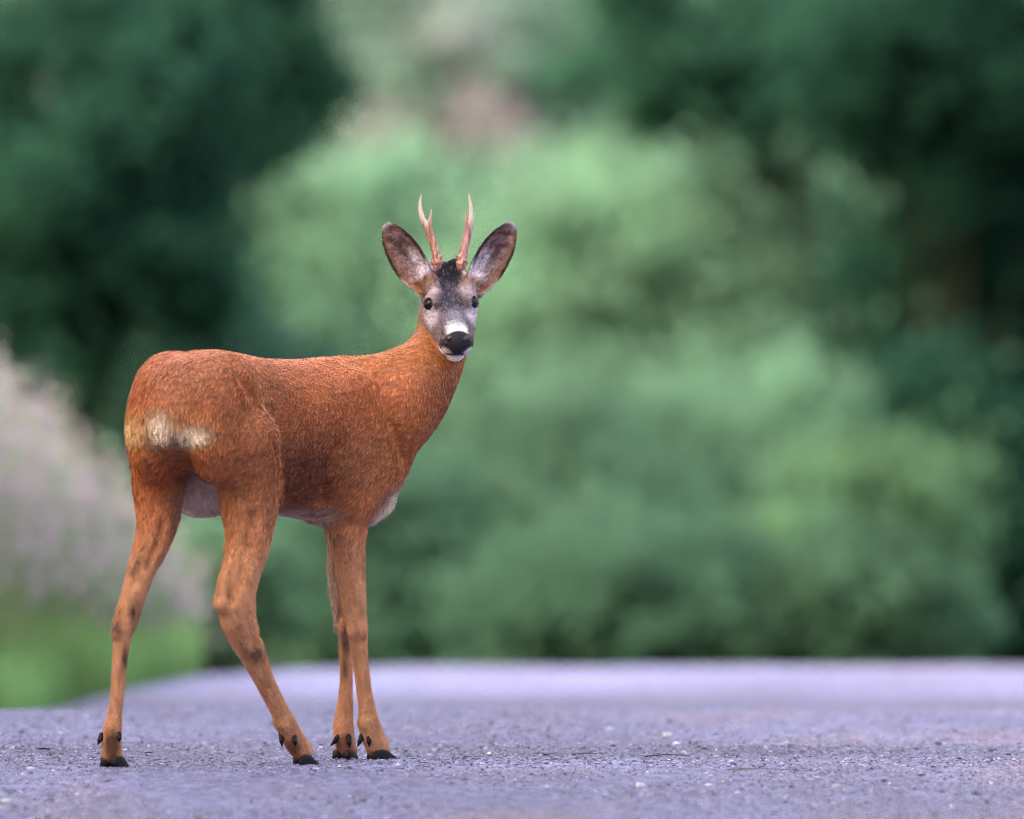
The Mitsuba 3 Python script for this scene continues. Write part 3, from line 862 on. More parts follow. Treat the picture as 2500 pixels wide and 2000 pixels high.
FEET = [  # heel point, heading of the toes, length, dew claw points
    ((236, 1600, -212), 62, 58, 22, 24, ((214, 1550, -222, -9, -22), (250, 1548, -228, 2, -16))),
    ((640, 1592, -45), 28, 46, 22, 22, ((592, 1548, -88, 2, -30), (619, 1553, -92, 4, -22))),
    ((724, 1592, 338), 66, 56, 22, 22, ((713, 1552, 322, -18, -22), (734, 1553, 316, 3, -26))),
    ((795, 1590, 262), 26, 62, 22, 24, ((762, 1552, 240, -10, -24), (776, 1550, 234, 2, -28)))]
dk = 0
for i, ((u, v, w), ang, L, wd, hh, dews) in enumerate(FEET):
    p = W(u, v, w)
    p[2] = 0.6
    fw = np.array([math.cos(math.radians(ang)), math.sin(math.radians(ang)), 0])
    rg = np.array([fw[1], -fw[0], 0])
    parts = []
    for sgn in (1, -1):
        f2 = unit(fw + rg * 0.10 * sgn)
        parts.append(claw(p - fw * 16 + rg * (11.5 * sgn), f2, np.array([f2[1], -f2[0], 0]), L, wd, hh))
    put('roe_deer__hoof' + ('' if i == 0 else f'_{i:03d}'), (joined(parts)[0] * S, joined(parts)[1]), 'hoof_mat', smooth=True)
    for (du, dv, dw, ex_, ez_) in dews:
        c = W(du, dv, dw)
        fd = Field(c - 50, c + 50, 1.3)
        fd.cone(c + [0, 3, 2], 6.2, c + [ex_ * 0.45, -2, ez_ * 0.4], 4.8, 2)
        fd.cone(c + [ex_ * 0.45, -2, ez_ * 0.4], 4.8, c + [ex_, -3, ez_ * 0.9], 0.8, 2)
        dv_, df_, dn_ = fd.mesh(0.5)
        put('roe_deer__dewclaw' + ('' if dk == 0 else f'_{dk:03d}'), (dv_ * S, df_), 'hoof_mat', normals=dn_)
        dk += 1

# whiskers
wv, wf = [], []
g3 = np.random.default_rng(5)
for _ in range(26):
    sgn = 1 if g3.random() < 0.6 else -1
    p0 = H(g3.uniform(92, 108), sgn * g3.uniform(12, 20), g3.uniform(-66, -46))
    d = unit(HL * sgn * 1.0 - UP * g3.uniform(0.1, 0.7) + HA * g3.uniform(-0.4, 0.3))
    L = g3.uniform(14, 27)
    s = unit(np.cross(d, HA)) * 0.45
    n = len(wv) * 3
    wv.append(np.array([p0 - s, p0 + s, p0 + d * L - UP * 1.5]))
    wf.append([n, n + 1, n + 2])
put('roe_deer__whiskers', (np.vstack(wv) * S, np.array(wf)), 'blade_mat', color=np.full((len(wv) * 3, 3), 0.75), kind='stuff')

#@@GROUND
# ------------------------------------------------------------------ road, verge, far ground
def road_z(x, y):
    ys = np.array([-60, -20, -8, -3.0, -1.6, -0.7, -0.25, 0.2, 0.8, 1.6, 2.3, 2.8, 3.5, 4.4, 5.4, 6.4, 7.6, 9.0, 10.5, 13, 18, 26, 60])
    zs = np.array([-1.2, -.9, -.42, -.110, -.045, -.013, -.001, 0.0, .004, .013, .021, .019, -.010, -.075, -.135, -.120, -.085, -.040, -.050, -.16, -.45, -1.0, -1.5])
    from scipy.interpolate import PchipInterpolator as P
    z = P(ys, zs)(y)
    p = np.stack([x, y, 0 * x], -1)
    near = np.exp(-((y + 0.05) / 0.8) ** 2)
    return z + (meshkit.fbm(p * np.array([1.6, 0.7, 1]), 3, 12) - 0.5) * 0.018 * (1 - 0.85 * near)


def edge_x(y):
    """The left edge of the road."""
    return np.interp(y, [-60, -5, 2, 4.5, 6.9, 9.0, 12, 20, 40], [-1.9, -1.8, -1.55, -1.38, -1.20, -0.72, 0.2, 3.5, 14])


def ground_z(x, y):
    p = np.stack([x, y, 0 * x], -1)
    base = road_z(x, np.clip(y, -60, 60)) + (meshkit.fbm(p * 0.35, 3, 8) - 0.5) * 0.10
    off = np.clip(edge_x(y) - x, 0, 6)
    base = base - 0.06 + off * 0.02 * (y < 30)
    far = np.clip(y - 70, 0, None)
    return base + np.where(y > 70, 0.00045 * far ** 2 + far * 0.05, 0) * (0.8 + 0.5 * meshkit.fbm(p * 0.012, 2, 3))


def sheet(xs, ys, zf):
    X, Y = np.meshgrid(xs, ys, indexing='xy')
    v = np.stack([X, Y, zf(X, Y)], -1).reshape(-1, 3)
    n, m = len(xs), len(ys)
    i = (np.arange(m - 1)[:, None] * n + np.arange(n - 1)[None]).reshape(-1)
    q = np.stack([i, i + 1, i + n + 1, i + n], 1)
    return v, np.vstack([q[:, [0, 1, 2]], q[:, [0, 2, 3]]])


gx = np.unique(np.r_[np.linspace(-400, -30, 40), np.linspace(-30, 30, 241), np.linspace(30, 400, 40)])
gy = np.unique(np.r_[np.linspace(-200, -25, 20), np.linspace(-25, 30, 221), np.linspace(30, 120, 120), np.linspace(120, 520, 80)])
put('ground', sheet(gx, gy, ground_z), 'verge_mat', smooth=True, label='grassy ground falling away beyond the road', kind='structure')


def road_fine(X, Y):
    z = road_z(X, Y)
    p = np.stack([X, Y, 0 * X], -1)
    grit = meshkit.noise(p * 95, 21) * 0.6 + meshkit.noise(p * 190, 22) * 0.4
    return z + (np.clip(grit - 0.42, 0, 1)) * 0.0095 + (meshkit.fbm(p * 14, 2, 23) - 0.5) * 0.004


rx = np.unique(np.r_[np.linspace(-1.15, 1.25, 380)])
ry = np.unique(np.r_[np.linspace(-3.2, 3.1, 900)])


def road_sheet(x0, x1, nx, ys, zf):
    """A strip whose left edge follows the road's edge."""
    u = np.linspace(0, 1, nx)
    X = np.stack([np.maximum(x0, edge_x(y)) + (x1 - np.maximum(x0, edge_x(y))) * u for y in ys])
    Y = np.repeat(np.asarray(ys)[:, None], nx, 1)
    v = np.stack([X, Y, zf(X, Y)], -1).reshape(-1, 3)
    i = (np.arange(len(ys) - 1)[:, None] * nx + np.arange(nx - 1)[None]).reshape(-1)
    q = np.stack([i, i + 1, i + nx + 1, i + nx], 1)
    return v, np.vstack([q[:, [0, 1, 2]], q[:, [0, 2, 3]]])


near_part = road_sheet(-1.25, 1.25, 350, np.linspace(-3.2, 3.1, 760), road_fine)
far_part = road_sheet(-9, 12, 220, np.linspace(3.1, 17, 150), lambda X, Y: road_z(X, Y) + (meshkit.fbm(np.stack([X, Y, 0 * X], -1) * 9, 2, 23) - 0.5) * 0.006)
back_part = road_sheet(-9, 12, 120, np.linspace(-30, -3.2, 90), lambda X, Y: road_z(X, Y))
right_part = (lambda a: (a[0], a[1]))(sheet(np.linspace(1.25, 12, 90), np.linspace(-3.2, 3.1, 120), lambda X, Y: road_z(X, Y) - 0.001))
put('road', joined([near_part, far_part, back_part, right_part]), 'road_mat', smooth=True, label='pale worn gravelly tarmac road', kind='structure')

# loose chippings: nobody could count them
g4 = np.random.default_rng(11)


def pebbles(n, x, y, size, seed, cols):
    g = np.random.default_rng(seed)
    bvv = np.array([[1, 0, 0], [-1, 0, 0], [0, 1, 0], [0, -1, 0], [0, 0, 1], [0, 0, -1.0]])
    bff = np.array([[0, 2, 4], [2, 1, 4], [1, 3, 4], [3, 0, 4], [2, 0, 5], [1, 2, 5], [3, 1, 5], [0, 3, 5]])
    sc = size[:, None, None] * np.stack([g.uniform(.7, 1.4, n), g.uniform(.7, 1.4, n), g.uniform(.35, .8, n)], 1)[:, None, :]
    v = bvv[None] * g.uniform(0.7, 1.35, (n, 6, 1)) * sc
    a = g.uniform(0, 2 * math.pi, n)
    ca, sa = np.cos(a)[:, None], np.sin(a)[:, None]
    v = np.stack([v[..., 0] * ca - v[..., 1] * sa, v[..., 0] * sa + v[..., 1] * ca, v[..., 2]], -1)
    z = road_fine(x, y)
    v += np.stack([x, y, z + size * 0.22], 1)[:, None]
    f = (bff[None] + (np.arange(n) * 6)[:, None, None]).reshape(-1, 3)
    return v.reshape(-1, 3), f, np.repeat(cols, 6, 0)


NP_ = 60000
px_ = g4.uniform(-1.1, 1.15, NP_)
py_ = g4.uniform(-2.6, 3.0, NP_)
py_ = np.where(g4.random(NP_) < 0.45, g4.uniform(-2.0, 0.9, NP_), py_)
clump = meshkit.fbm(np.stack([px_ * 2.0, py_ * 1.2, 0 * px_], 1), 3, 31)
psz = np.exp(g4.normal(math.log(0.0017), 0.42, NP_)) * (0.6 + 0.9 * clump)
pc = np.array([0.21, 0.207, 0.30])[None] * np.exp(g4.normal(-0.10, 0.46, NP_))[:, None] * (1 + g4.normal(0, 0.05, (NP_, 3)))
keep = (clump > 0.30) & (px_ > edge_x(py_) + 0.02)
vv, ff_, cc = pebbles(int(keep.sum()), px_[keep], py_[keep], psz[keep], 3, np.clip(pc[keep], 0.03, 0.8))
put('gravel', (vv, ff_), 'stone_mat', color=cc, label='loose grey chippings strewn over the road', category='gravel', kind='stuff')

# single stones, leaves and twigs that can be told apart; (column, row seen, size, colour, label)
STONES = [(66, 1624, .0085, (.42, .44, .52), 'largest pale stone at the far left of the road'),
          (495, 1616, .0075, (.16, .20, .24), 'dark grey stone just left of the nearer hind hoof'),
          (1462, 1570, .0072, (.12, .13, .19), 'small dark stone on the road right of the buck, in sharp focus'),
          (1348, 1658, .0085, (.55, .54, .60), 'pale pointed stone in the lower middle of the road'),
          (13, 1690, .007, (.62, .58, .52), 'whitish stone at the lower left edge'),
          (1405, 1555, .008, (.52, .52, .62), 'pale stone behind the dark stone on the right'),
          (977, 1645, .0062, (.22, .2, .27), 'grey-brown stone in the foreground below the front hooves'),
          (2090, 1582, .007, (.10, .10, .16), 'dark stone towards the right edge of the road'),
          (1975, 1570, .006, (.13, .13, .2), 'small dark stone left of the one by the right edge'),
          (1285, 1540, .008, (.5, .5, .6), 'blurred pale stone further back on the road'),
          (200, 1640, .006, (.3, .29, .36), 'grey stone in front of the far left hind hoof'),
          (1760, 1660, .0065, (.45, .45, .55), 'grey-white stone low on the right of the road'),
          (630, 1660, .006, (.38, .38, .48), 'grey pebble in front of the nearer hind hoof')]


def on_road(u, v):
    """The point of the road seen at column u, row v."""
    ys = np.linspace(-2.9, 3.0, 1500)
    xs = (u - 1078) * S * (1 + ys / FOCUS)
    zs = EYE + (900 - v) * S * (1 + ys / FOCUS)
    gap = zs - road_z(xs, ys)
    i = np.where(gap <= 0)[0]
    i = i[-1] if len(i) and False else int(np.argmin(np.abs(gap)))
    return np.array([xs[i], ys[i], road_fine(xs[i:i + 1], ys[i:i + 1])[0]])


for i, (u, v, sz, col, lab) in enumerate(STONES):
    g = np.random.default_rng(300 + i)
    m = trimesh.creation.icosphere(2, 1.0)
    w = np.array(m.vertices)
    w = w * (0.75 + 0.5 * meshkit.noise(w * 1.7 + i * 9.1, 5))[:, None]
    w = np.sign(w) * np.minimum(np.abs(w), g.uniform(0.55, 0.95, 3))
    w = w * np.array([1.25, 1.0, 0.62]) * sz
    p = on_road(u, v)
    a = g.uniform(0, 6.28)
    w = np.c_[w[:, 0] * math.cos(a) - w[:, 1] * math.sin(a), w[:, 0] * math.sin(a) + w[:, 1] * math.cos(a), w[:, 2]] + p + [0, 0, sz * 0.3]
    put('stone' + ('' if i == 0 else f'_{i:03d}'), (w, m.faces), 'stone_mat', smooth=False, color=np.tile(np.array(col), (len(w), 1)) * (0.8 + 0.4 * meshkit.noise(w * 900, 2))[:, None],
        label=lab, category='stone', group='loose stones on the road')
LEAVES = [(313, 1593, .018, (.42, .20, .12), 'small orange-brown fallen leaf between the hind hooves'),
          (92, 1585, .028, (.30, .19, .14), 'brown fallen leaf on the road at the far left'),
          (22, 1673, .020, (.06, .22, .10), 'green leaf lying at the lower left edge of the road'),
          (765, 1692, .020, (.40, .30, .16), 'yellowish fallen leaf in the blurred foreground'),
          (855, 1705, .022, (.36, .27, .17), 'tan fallen leaf at the bottom of the picture')]
for i, (u, v, L, col, lab) in enumerate(LEAVES):
    p = on_road(u, v)
    t = np.linspace(0, 1, 9)
    wv_ = 0.30 * L * np.sin(np.pi * t ** 0.8)
    a = [0.2, 0.1, -0.3, 0.4, 2.9][i]
    d, s_ = np.array([math.cos(a), math.sin(a), 0]), np.array([-math.sin(a), math.cos(a), 0])
    rows = []
    for lift_, th in ((0.0, 0), (0.0006, 1)):
        for k, q in ((-1, .35), (0, 0.0), (1, .25)):
            rows.append(p + d[None] * ((t - .5) * L)[:, None] + s_[None] * (k * wv_)[:, None] + UP[None] * (0.0035 + lift_ + q * wv_ + 0.25 * L * (t - .45) ** 2)[:, None])
    v_ = np.vstack(rows)
    fs = []
    for layer in (0, 1):
        for r_ in (0, 1):
            for k in range(8):
                b = (layer * 3 + r_) * 9 + k
                fs += [[b, b + 1, b + 10], [b, b + 10, b + 9]] if layer else [[b, b + 10, b + 1], [b, b + 9, b + 10]]
    put('fallen_leaf' + ('' if i == 0 else f'_{i:03d}'), (v_, np.array(fs)), 'blade_mat', smooth=True, color=np.tile(np.array(col), (len(v_), 1)), label=lab, category='leaf', group='leaves lying on the road')


def tube(points, radii, sides=6):
    p = np.asarray(points, float)
    t = np.gradient(p, axis=0)
    t = unit(t)
    a = unit(np.cross(t, np.where(np.abs(t[:, 2:]) < 0.9, [0, 0, 1.0], [1.0, 0, 0])))
    b = np.cross(t, a)
    ang = np.arange(sides) * 2 * np.pi / sides
    v = p[:, None] + np.asarray(radii)[:, None, None] * (np.cos(ang)[None, :, None] * a[:, None] + np.sin(ang)[None, :, None] * b[:, None])
    i, j = np.meshgrid(np.arange(len(p) - 1), np.arange(sides), indexing='ij')
    q = np.stack([i * sides + j, i * sides + (j + 1) % sides, (i + 1) * sides + (j + 1) % sides, (i + 1) * sides + j], -1).reshape(-1, 4)
    caps = [[0, k + 1, k] for k in range(1, sides - 1)] + [[(len(p) - 1) * sides, (len(p) - 1) * sides + k, (len(p) - 1) * sides + k + 1] for k in range(1, sides - 1)]
    return v.reshape(-1, 3), np.vstack([q[:, [0, 1, 2]], q[:, [0, 2, 3]], caps])


TWIGS = [(1238, 1593, .055, 0.05, 'short curved twig on the road right of the front hooves'), (1405, 1598, .080, 0.3, 'thin dark twig beside the dark stone'), (1595, 1626, .10, -0.1, 'long straight twig lying on the right of the road'),
         (1240, 1634, .08, 0.15, 'faint straw lying low in the middle of the road')]
for i, (u, v, L, a, lab) in enumerate(TWIGS):
    p = on_road(u, v)
    t = np.linspace(-.5, .5, 9)
    pts = p + np.c_[t * L * math.cos(a), t * L * math.sin(a) + 0.006 * np.sin(t * 7 + i), 0.004 + 0.006 * (0.25 - t * t) * (1 + i % 2)]
    tv, tf = tube(pts, np.linspace(.0011, .0006, 9), 5)
    put('twig' + ('' if i == 0 else f'_{i:03d}'), (tv, tf), 'blade_mat', smooth=True, color=np.tile(np.array([(.13, .10, .09), (.07, .05, .05), (.16, .13, .12), (.34, .29, .25)][i]), (len(tv), 1)), label=lab, category='twig', group='twigs on the road')


# ------------------------------------------------------------------ grasses on the verge
def blades(n, xs, ys, h, wd, seed, cols, bend=0.35):
    g = np.random.default_rng(seed)
    z0 = ground_z(xs, ys)
    a = g.uniform(0, 6.28, n)
    d = np.stack([np.cos(a), np.sin(a), 0 * a], 1)
    s = np.stack([-np.sin(a), np.cos(a), 0 * a], 1) * (wd / 2)[:, None]
    p0 = np.stack([xs, ys, z0], 1)
    bd = (g.uniform(0.1, 1, n) * bend * h)[:, None]
    p1 = p0 + UP * (h * 0.55)[:, None] + d * bd * 0.3
    p2 = p0 + UP * (h)[:, None] + d * bd
    v = np.stack([p0 - s, p0 + s, p1 - s * .8, p1 + s * .8, p2], 1).reshape(-1, 3)
    i = np.arange(n)[:, None] * 5
    f = np.stack([i + [0, 1, 3], i + [0, 3, 2], i + [2, 3, 4]], 1).reshape(-1, 3)
    return v, f, np.repeat(cols, 5, 0), p2


g5 = np.random.default_rng(17)
n = 30000
ys = g5.uniform(3.6, 9.6, n)
xs = np.minimum(edge_x(ys), -0.74) - 0.02 - np.abs(g5.normal(0, 1.0, n)) ** 1.2 * (0.35 + 0.07 * ys)
h = g5.uniform(.05, .16, n) + np.clip((edge_x(ys) - xs) * 0.25, 0, 0.22)
cl = np.clip(meshkit.fbm(np.stack([xs * 5, ys * 1.6, 0 * xs], 1), 2, 40) * 2.2 - 0.6, 0.05, 1.2)
cols = np.array([0.145, 0.290, 0.115]) * (0.6 + 1.0 * cl)[:, None] * np.exp(g5.normal(0, .07, n))[:, None] + np.array([.06, .05, .0]) * (g5.random(n) < .25)[:, None]
v, f, c, _ = blades(n, xs, ys, h, g5.uniform(.004, .010, n), 41, np.clip(cols, .01, .5))
put('meadow_grass', (v, f), 'leaf_mat', color=c, normals=np.tile(unit(np.array([[-0.25, -0.6, 0.75]])), (len(v), 1)), label='short bright green grass along the road edge', category='grass', kind='stuff')

# tall flowering grass: stalks with pinkish panicles
n = 5200
ys = g5.uniform(4.8, 13, n)
lim_ = np.minimum(edge_x(ys) - 0.10, -0.42 - 0.034 * ys - 0.45 * g5.random(n) ** 2)
xs = lim_ - np.abs(g5.normal(0, 1.0, n)) * (0.25 + 0.07 * ys)
dist = -0.55 - 0.02 * ys - xs
h = np.clip(0.20 + dist * 0.9, .18, .66) * g5.uniform(.62, 1.15, n) * (0.62 + 0.76 * meshkit.fbm(np.stack([xs * 4, ys * 0.8, 0 * xs], 1), 2, 44))
cols = np.array([0.17, 0.25, 0.12]) * np.exp(g5.normal(0, .08, n))[:, None]
v, f, c, tips = blades(n, xs, ys, h, np.full(n, .004), 43, np.clip(cols, .02, .6), 0.25)
hv, hc_ = [], []
k = 13
o = g5.normal(0, 1, (n, k, 3)) * np.array([.016, .016, .05]) - np.array([0, 0, .04])
cen = tips[:, None] + o
r3 = g5.normal(0, 1, (n, k, 3, 3)) * 0.010
hv = (cen[:, :, None] + r3).reshape(-1, 3)
hcol = np.array([0.375, 0.335, 0.39]) * np.exp(g5.normal(0, .09, n * k))[:, None]
hcol = np.where((g5.random(n) < 0.33).repeat(k)[:, None], hcol * np.array([.62, .95, .55]), hcol)
hf = np.arange(len(hv)).reshape(-1, 3)
v2 = np.vstack([v, hv])
put('flowering_grass', (v2, np.vstack([f, hf + len(v)])), 'leaf_mat', color=np.vstack([c, np.repeat(np.clip(hcol, .02, .8), 3, 0)]), normals=np.tile(unit(np.array([[-0.25, -0.6, 0.75]])), (len(v2), 1)), label='tall pinkish grass in flower on the left verge', category='grass', kind='stuff')


# ------------------------------------------------------------------ trees and shrubs
def leaves(cen, size, seed, col, var=0.25, droop=0.3, around=None):
    """Leaf faces at the points cen; around: the middle of the clump each belongs to (its shading turns away from there)."""
    g = np.random.default_rng(seed)
    n = len(cen)
    nrm = unit(g.normal(0, 1, (n, 3)) + [0, -0.25, 0.75])
    d = unit(np.cross(nrm, g.normal(0, 1, (n, 3))) - [0, 0, droop])
    s = unit(np.cross(d, nrm))
    L, Wd = (size * g.uniform(.7, 1.3, n))[:, None], (size * g.uniform(.45, .75, n) * 0.5)[:, None]
    a, b = cen - d * L * .5, cen + d * L * .5
    up = nrm * L * 0.10
    v = np.stack([a, cen - s * Wd + up, b, cen + s * Wd + up], 1).reshape(-1, 3)
    i = np.arange(n)[:, None] * 4
    f = np.stack([i + [0, 2, 1], i + [0, 3, 2]], 1).reshape(-1, 3)
    c = np.clip(col * np.exp(g.normal(0, var, n))[:, None] * (1 + g.normal(0, .02, (n, 3))), .005, .75)
    out = unit(unit(cen - around) * 0.6 + g.normal(0, 0.08, (n, 3)) + [0, -0.55, 0.40]) if around is not None else nrm
    return v, f, np.repeat(c, 4, 0), np.repeat(out, 4, 0)


def tree(key, base, height, crown_c, radii, n, leaf, col, seed, label, category, group=None, clumps=76, trunk_r=0.06, blossom=None, gap=0.0):
    g = np.random.default_rng(seed)
    base, crown_c, radii = np.asarray(base, float), np.asarray(crown_c, float), np.asarray(radii, float)
    q = unit(g.normal(0, 1, (clumps, 3)))
    q[:, 1] = np.where(g.random(clumps) < 0.7, -np.abs(q[:, 1]), q[:, 1])      # the side towards the road is the fuller one
    cc = crown_c + q * radii * ((g.uniform(.12, 1.0, clumps) ** 0.5) * (0.62 + 0.85 * meshkit.noise(q * 1.9 + seed, 3)))[:, None]
    cs = g.uniform(.14, .30, clumps) * radii.mean()
    w = g.integers(0, clumps, n)
    p = cc[w] + g.normal(0, 1, (n, 3)) * (cs[w] * np.where(g.random(n) < 0.22, 1.7, 0.7) * (0.62 if category == 'tree' else 1.0))[:, None] * np.array([1, 1, .75])
    mid_ = cc[w] * 0.6 + crown_c * 0.4
    ok = p[:, 2] > ground_z(p[:, 0], p[:, 1]) + 0.04
    p, mid_, tint = p[ok], mid_[ok], (0.25 + 1.5 * meshkit.fbm(p * 2.6, 2, seed % 90))[ok]
    v, f, c, nn_ = leaves(p, leaf * 1.25, seed + 1, np.asarray(col) * tint[:, None], 0.03, around=mid_)
    put(key + '__crown', (v, f), 'leaf_mat', color=c, normals=nn_)
    base = base + [0, radii[1] * 0.5, 0]
    tp = [base, base + (crown_c - base) * .4 + g.normal(0, .04, 3), crown_c - [0, 0, radii[2] * .1], crown_c + [0, 0, radii[2] * .6]]
    from scipy.interpolate import PchipInterpolator as P
    tt = P([0, .4, .75, 1], np.array(tp))(np.linspace(0, 1, 14))
    parts = [tube(tt, np.linspace(trunk_r, trunk_r * .2, 14), 8)]
    for j in range(min(18, clumps)):
        k0 = g.integers(3, 10)
        s0, e = tt[k0], cc[j]
        m_ = (s0 + e) / 2 + g.normal(0, .1, 3) * radii.mean() * .3
        parts.append(tube(np.array([s0, (s0 + m_) / 2, m_, (m_ + e) / 2, e]), np.linspace(trunk_r * .45, trunk_r * .1, 5), 5))
    put(key + '__trunk', joined(parts), 'bark_mat', smooth=True)
    note(key, label, category, group)
    for j, (bx, by, bz, br, bcol) in enumerate(blossom or ()):
        m_ = 200      
        o = unit(g.normal(0, 1, (m_, 3))) * (g.random(m_) ** .4)[:, None] * br * np.array([1.2, .6, .8])
        v, f, c, nn_ = leaves(np.array([bx, by, bz]) + o, 0.045, seed + 50 + j, np.tile(np.array(bcol), (m_, 1)), .08, 0, around=np.array([[bx, by + 0.2, bz - 0.1]]))
        put(key + '__flower_cluster' + ('' if j == 0 else f'_{j:03d}'), (v, f), 'leaf_mat', color=c, normals=nn_, kind='stuff')


def bush(key, u, v, y, ru, rv, n, leaf, col, seed, label, category='shrub', group=None, depth=None, blossom=(), lean=None, **kw):
    """A tree or shrub whose crown is centred y metres behind the deer where column u, row v is seen; ru, rv: half its width and height as seen."""
    m = (1 + y / FOCUS) * S
    c = at(u, v, y)
    r = np.array([ru * m, depth or min(ru * m, 1.1), rv * m])
    b = np.array([c[0], c[1], float(ground_z(c[0:1], c[1:2])[0]) - 0.05])
    if lean is not None:
        b[0] = at(lean, v, y)[0]
    bl = [(*at(bu, bv, y - r[1] * 0.9), br, bc) for bu, bv, br, bc in blossom]
    tree(key, b, 0, c, r, n, leaf, col, seed, label, category, group, blossom=bl, **kw)


LIGHT, MID, DEEP, BLUE, PALE, YEL = (.180, .350, .232), (.135, .275, .178), (.025, .082, .054), (.095, .205, .142), (.17, .275, .225), (.150, .30, .16)
DARK = (.016, .056, .037)
DUSK = (.070, .160, .105)
g_b = 'shrubs beyond the road'
bush('shrub', 1400, 620, 27, 420, 330, 11000, .06, LIGHT, 501, 'broad light green shrub right behind the right antler', group=g_b)
bush('shrub_001', 1780, 640, 29, 360, 330, 9000, .06, LIGHT, 502, 'light green rounded shrub right of the middle', group=g_b)
bush('shrub_002', 1130, 760, 31, 330, 330, 9000, .06, LIGHT, 503, 'light green shrub directly behind the head', group=g_b)
bush('shrub_003', 760, 560, 30, 260, 260, 6500, .055, LIGHT, 504, 'light green shrub above the back, left of the ears', group=g_b)
bush('shrub_014', 480, 1230, 16, 130, 130, 2600, .05, MID, 515, 'small mid green shrub seen between the hind legs of the buck', group=g_b)
bush('shrub_013', 230, 640, 25, 240, 190, 6000, .06, (.050, .120, .085), 514, 'dim green shrub at the left, just over the tall grass', group=g_b)
bush('shrub_012', 1570, 650, 32, 300, 300, 7000, .06, LIGHT, 513, 'light green shrub between the two broad ones, further back', group=g_b)
bush('shrub_004', 1560, 1010, 23, 430, 210, 9000, .055, MID, 505, 'mid green low shrub on the right above the road', group=g_b)
bush('shrub_005', 1080, 1080, 22, 360, 230, 8500, .055, MID, 506, 'mid green shrub low behind the chest of the buck', group=g_b)
bush('shrub_006', 760, 1190, 20, 260, 200, 6500, .05, DUSK, 507, 'dark shrub seen under the belly of the buck', group=g_b)
bush('shrub_007', 1330, 1260, 18, 330, 130, 6500, .05, DUSK, 508, 'low dark shrub at the road end in the middle', group=g_b)
bush('shrub_008', 1740, 1270, 18, 330, 130, 6500, .05, (.085, .185, .115), 509, 'low green shrub at the road end on the right', group=g_b)
bush('shrub_009', 1850, 1070, 20, 190, 150, 2600, .05, (.130, .270, .145), 510, 'small yellowish green shrub in front of the right-hand thicket', group=g_b, trunk_r=.015)
bush('leafy_weed', 60, 1220, 9.5, 190, 130, 3600, .04, (.085, .19, .125), 531, 'blue-green leafy weeds low at the left edge among the grass', 'weed', trunk_r=.008, depth=.35)
bush('leafy_weed_001', 215, 1290, 9.5, 110, 80, 1500, .04, (.12, .27, .13), 532, 'mid green leafy weed by the road left of the hind legs', 'weed', trunk_r=.008, depth=.3)
bush('shrub_010', 2080, 1100, 21, 240, 320, 8000, .055, DARK, 511, 'dark shrub at the right edge, under the overhanging tree', group=g_b)
bush('shrub_011', 480, 850, 23, 250, 240, 7000, .055, BLUE, 512, 'blue-green shrub behind the rump of the buck', group=g_b)
bush('tree', 140, 380, 22, 360, 430, 14000, .07, DEEP, 521, 'dark tree filling the upper left corner', 'tree', trunk_r=.045)
bush('tree_001', 420, 160, 28, 270, 280, 9000, .07, DEEP, 522, 'dark tree at the top, left of the pale gap', 'tree', trunk_r=.045)
bush('tree_002', 2060, 560, 24, 260, 430, 12000, .07, DARK, 523, 'dark tree filling the right edge', 'tree', trunk_r=.045)
bush('tree_003', 1600, 110, 26.5, 380, 170, 9000, .07, (.032, .100, .066), 524, 'dark tree hanging over the top right of the middle', 'tree', trunk_r=.05, lean=2000)
bush('tree_004', 2010, 160, 23.2, 290, 210, 9000, .07, DARK, 525, 'dark tree in the upper right corner with drooping boughs', 'tree', trunk_r=.04, lean=2120)
bush('tree_005', 980, 240, 40, 330, 280, 7000, .08, PALE, 526, 'pale tree in the gap at the top, with whitish and pink blossom', 'tree', trunk_r=.09,
     blossom=((1035, 300, .22, (.66, .54, .64)), (800, 255, .22, (.50, .52, .52)), (960, 60, .22, (.42, .49, .48)), (1010, 215, .18, (.50, .47, .50))))
bush('tree_006', 1250, 330, 44, 420, 300, 8000, .08, (.16, .27, .17), 527, 'pale green tree behind the broad light shrub', 'tree', trunk_r=.045)
bush('tree_007', 750, 60, 46, 420, 260, 7000, .08, (.11, .19, .14), 528, 'grey-green tree at the top, furthest back', 'tree', trunk_r=.045)

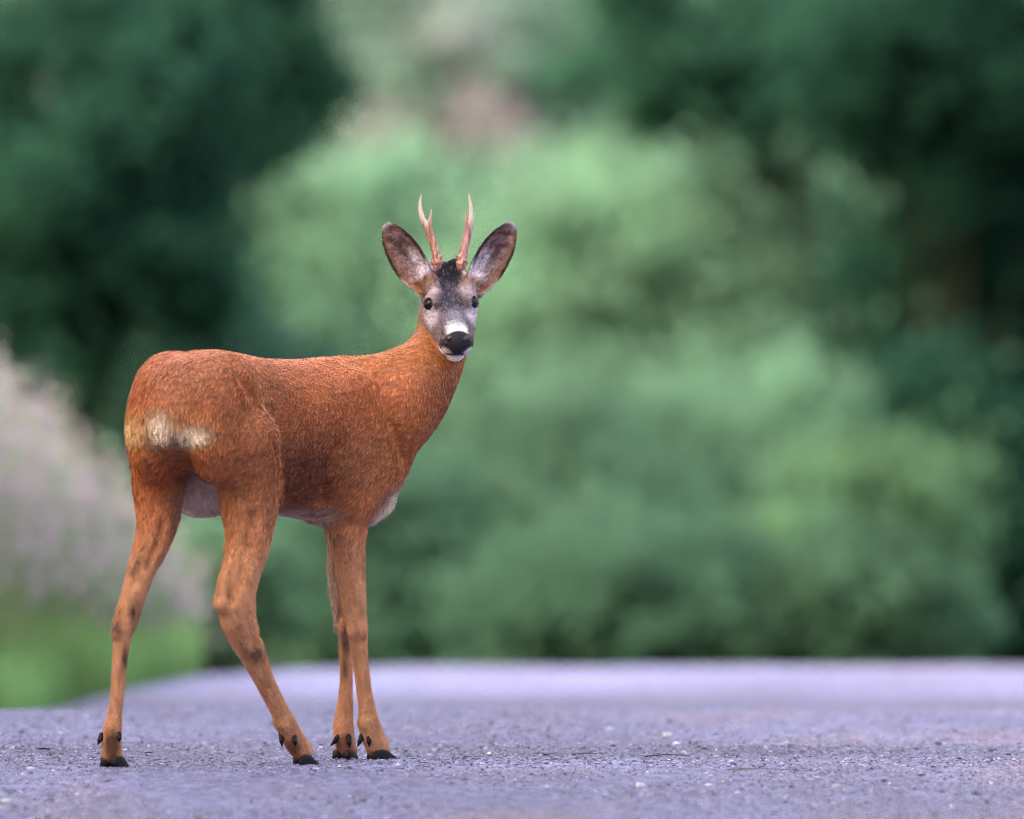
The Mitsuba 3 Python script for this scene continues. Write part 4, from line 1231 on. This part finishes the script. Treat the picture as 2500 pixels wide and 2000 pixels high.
# trees added to shade road and buck: left of the picture, beside the camera
for i, (tx_, ty_) in enumerate(((-6.5, -13.0), (-6.8, -8.6), (-6.3, -4.4), (-6.9, -0.4), (-6.6, 3.2))):
    tree(f'added_shade_tree{"" if i == 0 else f"_{i:03d}"}', (tx_, ty_, float(ground_z(np.array([tx_]), np.array([ty_]))[0])), 0, (tx_, ty_, 6.6), (2.6, 2.7, 3.4), (4600, 4200, 2300, 2300, 4200)[i], .22, (.06, .12, .06), 600 + i * 7,
         ('added shade tree behind the camera, furthest back in its row', 'second added shade tree of the row left of the road', 'middle added shade tree of the row left of the road', 'added shade tree level with the buck, out at the left', 'added shade tree at the far end of the row left of the road')[i], 'tree', 'added shade trees beside the camera', trunk_r=.16)

for i, (tx_, ty_) in enumerate(((6.2, 24.0), (8.5, 33.0), (7.4, 14.0))):
    key = 'verge_tree' + ('' if i == 0 else f'_{i:03d}')
    tree(key, (tx_, ty_, float(ground_z(np.array([tx_]), np.array([ty_]))[0])), 0, (tx_, ty_, 2.6), (2.2, 2.0, 2.5), 6000, .14, (.06, .14, .085), 660 + i * 7,
         ('verge tree right of the road, out of the picture, nearest the bend', 'verge tree right of the road, furthest of its group', 'verge tree right of the road, nearest to the buck')[i], 'tree', 'verge trees right of the road', trunk_r=.10)

# the far slope and its wood
g6 = np.random.default_rng(77)
n = 105000
yy = g6.uniform(62, 85, n)
xx = np.where(np.arange(n) < 52000, g6.uniform(-14, 14, n), g6.uniform(-48, 34, n))
zz = ground_z(xx, yy) + g6.uniform(0, 1, n) ** .8 * (5.5 + 2.5 * meshkit.fbm(np.stack([xx * .3, yy * .1, 0 * xx], 1), 2, 9))
tint = (0.6 + 0.9 * meshkit.fbm(np.stack([xx * .7, yy * .3, zz * .7], 1), 2, 10))[:, None]
v, f, c, nn_ = leaves(np.stack([xx, yy, zz], 1), 0.22, 78, np.array([.13, .22, .165]) * tint, 0.06, around=np.stack([xx * 0.9, yy + 4, zz * .5], 1))
put('far_wood', (v, f), 'leaf_mat', color=c, normals=nn_, label='far-off grey-green wood closing the view', category='wood', kind='stuff')
put('hill', sheet(np.linspace(-160, 160, 80), np.linspace(88, 300, 50), lambda X, Y: ground_z(X, Y) - 0.4 + np.clip(Y - 88, 0, None) * 0.16), 'hill_mat', smooth=True, label='pale wooded slope far behind', kind='structure')
